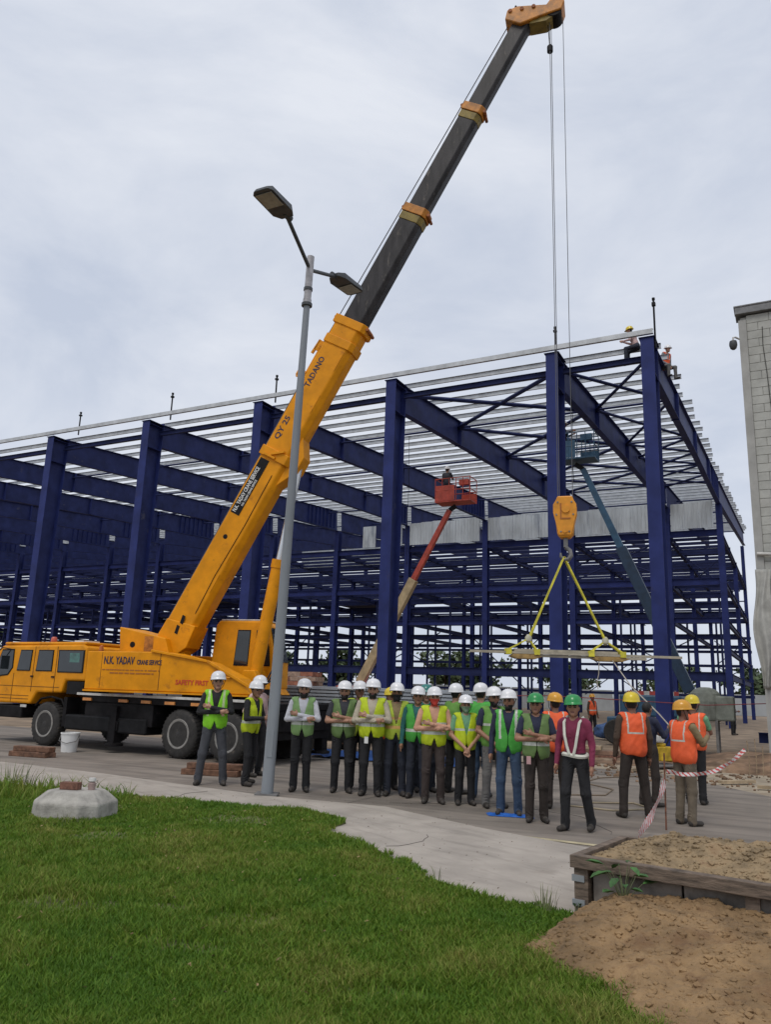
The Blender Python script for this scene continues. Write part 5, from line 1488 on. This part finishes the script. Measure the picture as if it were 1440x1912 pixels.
# rebar stubs standing out of the bank
for i, (x, y, h_) in enumerate(((8.45, 18.5, .75), (8.80, 18.9, .78), (9.1, 18.6, .72), (8.62, 18.2, .66))):
    tag(part('rebar', MB().path([(0, 0, 0), (.01, 0, h_ * .5), (.015 * (i - 1), .01, h_)], .010, 6), mat('rebar_pale', (.33, .24, .15), .8, var=.2, vscale=20), loc=(x, y, .02)), ('leftmost upright steel bar standing below the block wall', 'third from left of the upright steel bars below the block wall', 'rightmost upright steel bar below the block wall', 'shortest and nearest upright steel bar below the block wall')[i], 'steel bar', 'steel bars standing below the block wall')
# stacked steel plates and timbers lying between bank and columns
for i, (x, t, l, z, w, m_, lab) in enumerate((
        (-2.3, -3.2, 3.6, .02, .5, BRICK, 'rust brown steel plate at the bottom of the stack left of the corner column'),
        (-2.2, -3.15, 3.3, .13, .42, mat('rust_plate', (.25, .15, .10), .8, var=.25, vscale=4), 'rust brown steel plate in the middle of the stack left of the corner column'),
        (-2.5, -3.1, 3.0, .24, .4, mat('pale_plank', (.40, .31, .20), .85, var=.2, vscale=4), 'pale timber plank on top of the stack left of the corner column'),
        (4.3, 1.6, 3.2, .45, .3, BLUED, 'dark blue steel beam lying on the earth bank right of the corner column'))):
    o = part('steel_plate' if i < 3 and i != 2 else ('timber_plank' if i == 2 else 'loose_beam'), MB().box(-l / 2, l / 2, -w / 2, w / 2, 0, .10) if i < 3 else MB().ibeam((-l / 2, 0, .3), (l / 2, 0, .3), .3, .3, .2), m_, loc=B2W(x, t, z), rz=-BA + (.04 * i))
    tag(o, lab, ('plate', 'plate', 'plank', 'beam')[i])
# heap of wrapped bundles, barricade and tank inside the hall
for i, (x, t, z, s_, m_, lab) in enumerate(((-2.6, 7.2, .0, 1.0, mat('wrap_blue', (.05, .11, .26), .6, var=.3, vscale=6), 'blue wrapped bundle lying in front of the stacks behind the workers'),
                                   (-2.0, 8.4, .35, .9, mat('wrap_grey', (.30, .33, .37), .6, var=.3, vscale=6), 'grey wrapped bundle lying on top of the blue one'),
                                   (-.9, 6.9, .0, .8, mat('wrap_tan', (.33, .26, .17), .7, var=.3, vscale=6), 'tan sack bundle beside the blue wrapped bundle'))):
    mb = MB()
    n1, n2 = 20, 12
    vs, fs = [], []
    for a in range(n1):
        for b in range(n2):
            th, ph = 2 * math.pi * a / n1, math.pi * (b + .5) / n2
            rr = 1 + .12 * math.sin(3 * th + i) * math.sin(5 * ph) + random.uniform(-.05, .05)
            vs.append((s_ * .9 * rr * math.cos(th) * math.sin(ph), s_ * .5 * rr * math.sin(th) * math.sin(ph), max(0, .32 + s_ * .34 * rr * math.cos(ph))))
    for a in range(n1):
        for b in range(n2 - 1):
            fs.append((a * n2 + b, ((a + 1) % n1) * n2 + b, ((a + 1) % n1) * n2 + b + 1, a * n2 + b + 1))
    tag(part('wrapped_bundle', mb.add(vs, fs), m_, loc=B2W(x, t, z), rz=-BA + .3 * i, smooth=True), lab, 'bundle')
BR = thing('red_white_barricade', 'red and white striped barricade standing inside the hall behind the workers', 'barricade', B2W(-1.9, 12.0), -BA)
for z in (1.45, 1.75):
    b_ = part('board', MB().box(-1.1, 1.1, -.02, .02, z, z + .2), mat('barricade_red', (.42, .06, .05), .5), BR)
    for k in range(4):
        part('white_stripe', MB().box(-.9 + k * .52, -.66 + k * .52, -.026, -.0205, z + .003, z + .197), WHITED, b_)
for x in (-.95, .95):
    part('leg', MB().box(x - .03, x + .03, .022, .08, 0, 2.0), STEEL, BR)
TK = thing('covered_tank', 'rounded tank under a dull green cover standing on a stand right of the corner column', 'tank', B2W(1.2, 2.2), -BA)
part('cover', MB().lathe([(.46, 1.0), (.48, 1.1), (.50, 1.6), (.45, 1.85), (.32, 1.98), (.14, 2.04), (0, 2.045)], 20).box(.3, .85, -.35, .35, 1.02, 1.78), mat('cover_green', (.215, .235, .205), .8, var=.15, vscale=5, bump=.5, bscale=8), TK, bevel=.05)
for x in (-.32, .32):
    for y in (-.30, .30):
        part('leg', MB().box(x - .04, x + .04, y - .04, y + .04, 0, 1.04), STEEL, TK)
rope_thing('warning_rope', 'thin dark red warning rope strung across the front of the hall at chest height', [B2W(-6.5, -1.2, 1.5), B2W(-3.0, -1.0, 1.62), B2W(-.2, -.9, 1.55), B2W(1.5, -.5, 1.5), B2W(4.5, .2, 1.7)], .014, mat('rope_red', (.20, .03, .035), .7))
# trailing cable on the sand
rope_thing('loose_cable', 'thin brown cable looping over the sand behind the workers in orange', [(3.0, 13.2, .012), (3.2, 13.9, .012), (3.9, 14.0, .012), (4.3, 14.9, .012), (4.0, 15.9, .012), (4.6, 16.9, .012), (5.6, 17.5, .012), (6.5, 18.6, .012)], .012, mat('cable_brown', (.20, .15, .10), .7), 'cable')
rope_thing('loose_cable', 'pale hose lying on the concrete behind the yellow helmet worker', [(2.9, 12.6, .014), (3.5, 12.2, .014), (4.2, 12.5, .014), (4.1, 13.1, .014), (3.4, 13.0, .014)], .013, mat('hose_pale', (.36, .30, .20), .7), 'hose')
def rnd_deb():
    x, t = random.uniform(-1.5, 5.5), random.uniform(-8.3, -4.6)
    p = B2W(x, t); return p[0], p[1], .01
clods('sand_debris', 420, rnd_deb, .015, .09, BANKM, 'broken lumps and rubble scattered on the sand below the bank')
for i, (x, t, rz, l) in enumerate(((2.6, -7.2, .4, .9), (3.4, -7.9, -.5, .8), (3.9, -7.3, .1, .7), (.4, -6.0, .9, .8))):
    tag(part('timber_offcut', MB().box(-l / 2, l / 2, -.06, .06, 0, .06), mat('pale_plank', (.40, .31, .20)), loc=B2W(x, t, .02), rz=rz), ('timber offcut nearest the corner column on the sand', 'timber offcut lying on the sand at the right frame edge', 'timber offcut between two others on the sand', 'timber offcut lying crosswise on the sand left of the compactor')[(0, 1, 2, 3)[i]] if i else 'leftmost timber offcut on the sand under the rebar', 'timber offcut', 'timber offcuts on the sand')

# ------------------------------------------------------------------ far background: boundary wall, red brick stack, trees
BWALL = thing('boundary_wall', 'long pale boundary wall far behind the steel hall', 'wall', (0, 98, 0), rad(-6))
pm = MB().box(0, 3.9, 0, .2, 0, 2.4).mesh('wall_panel', mat('far_wall', (.36, .38, .39), .8, var=.1, vscale=.5)); fixn(pm)
for k in range(44):
    link('wall_panel', pm, BWALL, (-88 + 4 * k, .03 * (k % 2), 0))
BS = thing('brick_stack', 'stack of red bricks on a pallet behind the crane cab', 'brick stack', (-3.1, 27.0, 0), -BA)
part('pallet', MB().box(-1.3, 1.3, -.6, .6, 0, .15), TIMB2, BS)
bme = [MB().box(-.24, .24, -.12, .12, 0, .14).mesh('brick', m_) for m_ in (BRICK, mat('brick_orange', (.30, .12, .075), .9, var=.2, vscale=9), mat('brick_pale', (.36, .25, .19), .9, var=.2, vscale=9))]
for m_ in bme: fixn(m_)
for r_ in range(13):
    for c in range(5):
        for d_ in range(2):
            link('brick', random.choice(bme), BS, (-1.05 + c * .5 + random.uniform(-.03, .03) + (.1 if r_ % 2 else 0), -.25 + d_ * .4, .153 + r_ * .152), random.uniform(-.05, .05))
LEAVES = [mat('leaf_%d' % i, c, .7, var=.3, vscale=.6) for i, c in enumerate([(.085, .125, .055), (.105, .145, .065), (.075, .11, .055)])]
BARK = mat('bark', (.12, .09, .065), .9, var=.3, vscale=4)
def tree(label, x, y, h, w, mi, seed):
    r = np.random.default_rng(seed)
    R = thing('tree', label, 'tree', (x, y, 0), 0, 'trees beyond the site')
    th = h * .42
    mb = MB().path([(0, 0, 0), (.1, .05, th * .5), (.05, 0, th), (.12, .1, h * .8)], [.22, .18, .13, .04], 8)
    for k in range(6):
        a = r.uniform(0, 6.28); z0 = th * r.uniform(.75, 1.2)
        mb.path([(.05, 0, z0), (math.cos(a) * w * .22, math.sin(a) * w * .22, z0 + h * .15), (math.cos(a) * w * .4, math.sin(a) * w * .4, z0 + h * .22)], [.09, .06, .02], 6)
    part('trunk', mb, BARK, R)
    n = 1900
    cl = r.normal(size=(26, 3)) * np.array([w * .26, w * .26, h * .17]) + np.array([0, 0, h * .66])
    c = cl[r.integers(0, 26, n)] + r.normal(size=(n, 3)) * w * .075
    c[:, 2] = np.clip(c[:, 2], h * .25, h)
    s = r.uniform(.28, .52, n)
    d1 = r.normal(size=(n, 3)); d1 /= np.linalg.norm(d1, axis=1)[:, None]
    d2 = np.cross(d1, r.normal(size=(n, 3))); d2 /= np.linalg.norm(d2, axis=1)[:, None]
    V = np.stack([c - d1 * s[:, None], c + d2 * s[:, None] * .5, c + d1 * s[:, None], c - d2 * s[:, None] * .5], 1).reshape(-1, 3)
    F = np.arange(4 * n).reshape(-1, 4)
    link('crown', np_mesh('crown', V, F, r.integers(0, 3, n) * 0 + mi, LEAVES), R)
TREES = [(-60.5, 118, 8.2, 9, 'leafy tree at the far left behind the driver cab'), (-66, 122, 7.4, 8, 'tree at the left frame edge half cut off'), (-15, 112, 6.2, 7, 'tree far behind the crane cab seen through the frame'),
         (-5.5, 110, 6.6, 6, 'tree far behind the fourth front column'), (8.8, 108, 6.8, 7, 'rounded tree seen through the hall right of the third front column'), (13.5, 110, 6.2, 6, 'smaller rounded tree next to the rounded tree in the hall view'),
         (27, 112, 6.0, 7, 'tree seen just left of the second front column'), (40, 110, 6.4, 7, 'tree seen behind the hanging load'), (53, 112, 6.0, 7, 'tree seen behind the covered tank'), (52.5, 104, 5.2, 5, 'low tree at the right between hall and block wall'), (57, 106, 5.4, 5, 'low tree at the right closest to the block wall')]
for i, (x, y, h_, w_, lab) in enumerate(TREES):
    tree(lab, x, y, h_, w_, i % 3, 100 + i)

# ------------------------------------------------------------------ weeds by the crate
WEED = [mat('weed_leaf', (.05, .14, .03), .6, var=.25, vscale=12), mat('weed_stem', (.10, .12, .05), .7)]
def leafy(label, x, y, z, n, hgt, lw, seed):
    r = random.Random(seed)
    R = thing('weed_plant', label, 'plant', (x, y, z), 0)
    mb = MB()
    leaves = []
    for k in range(n):
        a = r.uniform(0, 6.28); rr = r.uniform(.04, .16); hh = hgt * r.uniform(.35, 1)
        tip = Vector((math.cos(a) * rr, math.sin(a) * rr, hh))
        mb.path([(0, 0, 0), tip * .5 + Vector((0, 0, hh * .1)), tip], [.004, .003, .002], 5)
        leaves.append((tip, a))
    part('stem', mb, WEED[1], R)
    for tip, a in leaves:
        L = lw * r.uniform(.7, 1.3)
        d = Vector((math.cos(a), math.sin(a), r.uniform(-.3, .3))).normalized(); s_ = d.cross(Vector((0, 0, 1))).normalized(); u_ = s_.cross(d)
        P = [tip, tip + d * L * .3 + s_ * L * .26 + u_ * .008, tip + d * L * .7 + s_ * L * .22, tip + d * L - u_ * .02, tip + d * L * .7 - s_ * L * .22, tip + d * L * .3 - s_ * L * .26 + u_ * .008, tip + d * L * .5 - u_ * .015]
        part('leaf', MB().add(P, [(0, 1, 6), (1, 2, 6), (2, 3, 6), (3, 4, 6), (4, 5, 6), (5, 0, 6)]), WEED[0], R, smooth=False)
leafy('green leafy weed growing from the soil mound in front of the crate', 1.78, 5.99, .20, 16, .30, .11, 3)
leafy('small weed at the corner post of the crate', 1.50, 6.22, .06, 6, .14, .05, 4)

# ------------------------------------------------------------------ grass blades
def inside(px, py, poly):
    res = np.zeros(len(px), bool)
    j = len(poly) - 1
    for i in range(len(poly)):
        xi, yi = poly[i]; xj, yj = poly[j]
        c = ((yi > py) != (yj > py)) & (px < (xj - xi) * (py - yi) / (yj - yi + 1e-12) + xi)
        res ^= c; j = i
    return res
def grass(n):
    y = 3.9 + (15.2 - 3.9) * rng.random(n * 3) ** 1.55
    x = rng.uniform(-1, 1, n * 3) * (.62 * y + .6)
    edge = .10 * wob(x, y, 61, 7) + .08 * wob(x, y, 62, 2.5)
    k = inside(x + edge, y + .6 * edge, GRASS_POLY)
    x, y = x[k][:n], y[k][:n]
    # worn spots where soil shows
    bare = wob(x, y, 52, 1.1) + .45 * wob(x, y, 53, 4.0)
    keep = rng.random(len(x)) < np.clip(1.25 - np.clip(bare - .62, 0, 2) * 2.4, .12, 1)
    for (cx, cy), (rx, ry) in zip([(-0.939, 5.909), (-2.899, 8.727), (-1.409, 6.153), (-2.257, 6.149), (-1.742, 10.009), (-0.581, 11.081), (1.741, 4.709), (0.031, 4.638)], ((.30, .22), (.32, .3), (.22, .15), (.4, .2), (.5, .35), (.4, .25), (.5, .4), (.3, .12))):
        q = ((x - cx) / rx) ** 2 + ((y - cy) / ry) ** 2 + .5 * wob(x, y, 71, 9)
        keep &= ~((q < 1) & (rng.random(len(x)) < .72))
    x, y = x[keep], y[keep]
    m = len(x)
    clump = wob(x, y, 50, 1.6); c2 = wob(x, y, 51, 5.5)
    z0 = np.full(m, .045)
    hgt = (.036 + .020 * clump + .016 * c2) * rng.uniform(.45, 1.5, m) + .012
    hgt = np.clip(hgt, .022, .15)
    back = (y > 11.0) & (x < -3.4) & (rng.random(m) < .14)
    hgt[back] *= rng.uniform(1.5, 4.5, back.sum())
    wd = (.0024 + .0004 * y) * rng.uniform(.7, 1.3, m)
    a = rng.uniform(0, 2 * math.pi, m)
    dx, dy = np.cos(a), np.sin(a)
    b = a + rng.normal(0, .9, m) + math.pi / 2
    ln = hgt * rng.uniform(.25, 1.0, m)
    bx, by = np.cos(b) * ln, np.sin(b) * ln
    P = np.zeros((m, 5, 3))
    P[:, 0] = np.stack([x - dx * wd, y - dy * wd, z0], -1); P[:, 1] = np.stack([x + dx * wd, y + dy * wd, z0], -1)
    P[:, 2] = np.stack([x + dx * wd * .75 + bx * .35, y + dy * wd * .75 + by * .35, z0 + hgt * .6], -1)
    P[:, 3] = np.stack([x - dx * wd * .75 + bx * .35, y - dy * wd * .75 + by * .35, z0 + hgt * .6], -1)
    P[:, 4] = np.stack([x + bx, y + by, z0 + hgt], -1)
    V = P.reshape(-1, 3)
    o5 = np.arange(m)[:, None] * 5
    tri = np.concatenate([o5 + np.array([[0, 1, 2]]), o5 + np.array([[0, 2, 3]]), o5 + np.array([[3, 2, 4]])])
    dry = np.clip(-.10 + .5 * wob(x, y, 54, 1.7) + .32 * c2 + rng.normal(0, .28, m), -.8, 1)
    base = np.array([.135, .225, .021]); dryc = np.array([.31, .275, .080]); lush = np.array([.082, .178, .018])
    w_ = np.clip(dry, 0, 1)[:, None]; l_ = np.clip(-dry * 1.5, 0, 1)[:, None]
    colr = base * (1 - w_) * (1 - l_) + dryc * w_ + lush * l_ * (1 - w_)
    colr *= rng.uniform(.75, 1.25, m)[:, None]
    gm = bpy.data.materials.new('grass_blade'); gm.use_nodes = True
    nn, ll = gm.node_tree.nodes, gm.node_tree.links
    at = nn.new('ShaderNodeAttribute'); at.attribute_name = 'blade'
    pb = nn['Principled BSDF']; pb.inputs['Roughness'].default_value = .6; pb.inputs['Specular IOR Level'].default_value = .25
    ll.new(at.outputs['Color'], pb.inputs['Base Color'])
    tb_ = nn.new('ShaderNodeBsdfTranslucent'); ll.new(at.outputs['Color'], tb_.inputs['Color'])
    mx = nn.new('ShaderNodeMixShader'); mx.inputs['Fac'].default_value = .3
    ll.new(pb.outputs[0], mx.inputs[1]); ll.new(tb_.outputs[0], mx.inputs[2]); ll.new(mx.outputs[0], nn['Material Output'].inputs['Surface'])
    me = bpy.data.meshes.new('grass')
    me.vertices.add(len(V)); me.vertices.foreach_set('co', V.astype(np.float32).ravel())
    me.loops.add(tri.size); me.loops.foreach_set('vertex_index', tri.astype(np.int32).ravel())
    me.polygons.add(len(tri)); me.polygons.foreach_set('loop_start', np.arange(0, tri.size, 3, dtype=np.int32))
    me.materials.append(gm)
    me.update(calc_edges=True)
    ca_ = me.color_attributes.new('blade', 'FLOAT_COLOR', 'POINT')
    cc = np.ones((m, 5, 4)); cc[:, :, :3] = colr[:, None, :]
    ca_.data.foreach_set('color', cc.astype(np.float32).ravel())
    o = link('grass', me); o['kind'] = 'stuff'; o['label'] = 'short green lawn grass with drier patches in the foreground'; o['category'] = 'grass'
grass(430000)
def litter(n):
    vs, fs = [], []
    while len(fs) < n:
        x, y = random.uniform(-5, 1.3), random.uniform(4.2, 12)
        if not inside(np.array([x]), np.array([y]), GRASS_POLY)[0]: continue
        L, w, a, z = random.uniform(.010, .024), random.uniform(.005, .011), random.uniform(0, 6.3), random.uniform(.06, .10)
        c, s_ = math.cos(a), math.sin(a); o_ = len(vs)
        vs += [(x - c * L, y - s_ * L, z), (x - s_ * w, y + c * w, z + .012), (x + c * L, y + s_ * L, z + random.uniform(-.01, .02)), (x + s_ * w, y - c * w, z + .004)]
        fs.append((o_, o_ + 1, o_ + 2, o_ + 3))
    me = bpy.data.meshes.new('leaf_litter'); me.from_pydata(vs, [], fs); me.materials.append(mat('dry_leaf', (.30, .21, .10), .8, var=.4, vscale=7)); me.update()
    o = link('leaf_litter', me); o['kind'] = 'stuff'; o['label'] = 'small dry leaves scattered over the lawn'; o['category'] = 'leaf litter'
litter(260)
def tuft(label, x, y, n, h_, seed, group='tall grass tufts', spread=.10, col=(.16, .20, .07)):
    r = random.Random(seed)
    mb = MB()
    for k in range(n):
        a = r.uniform(0, 6.28); q = r.uniform(0, spread); hh = h_ * r.uniform(.5, 1.1); w = .004
        bx, by = q * math.cos(a), q * math.sin(a); ln = hh * r.uniform(.1, .5)
        c, s_ = math.cos(a + 1.3), math.sin(a + 1.3)
        mb.add([(bx - c * w, by - s_ * w, 0), (bx + c * w, by + s_ * w, 0), (bx + math.cos(a) * ln * .4 + c * w * .7, by + math.sin(a) * ln * .4 + s_ * w * .7, hh * .65), (bx + math.cos(a) * ln * .4 - c * w * .7, by + math.sin(a) * ln * .4 - s_ * w * .7, hh * .65), (bx + math.cos(a) * ln, by + math.sin(a) * ln, hh)], [(0, 1, 2, 3), (3, 2, 4)])
    me = mb.mesh('grass_tuft', mat('tuft_%d' % (seed % 2), col, .7, var=.25, vscale=20))
    o = link('grass_tuft', me, None, (x, y, .045))
    tag(o, label, 'grass tuft', group)
    if spread > .15: o['kind'] = 'stuff'
tuft('tuft of pale dry grass beside the crate corner post', 1.30, 6.42, 26, .19, 1, spread=.11, col=(.20, .22, .10))
tuft('single thin grass tuft at the edge of lawn and footpath', .55, 7.25, 7, .16, 2, spread=.03)
tuft('tall grass tuft growing behind the concrete footing block', -3.95, 10.75, 45, .34, 3, spread=.16, col=(.14, .19, .06))
tuft('tall seedy grass tuft at the far left edge of the lawn', -5.4, 12.2, 70, .38, 4, spread=.5, col=(.14, .19, .06))
tuft('low brown grass tuft at the foot of the concrete footing block', -3.52, 9.42, 40, .12, 5, spread=.28, col=(.12, .10, .045))
bpy.context.view_layer.update()
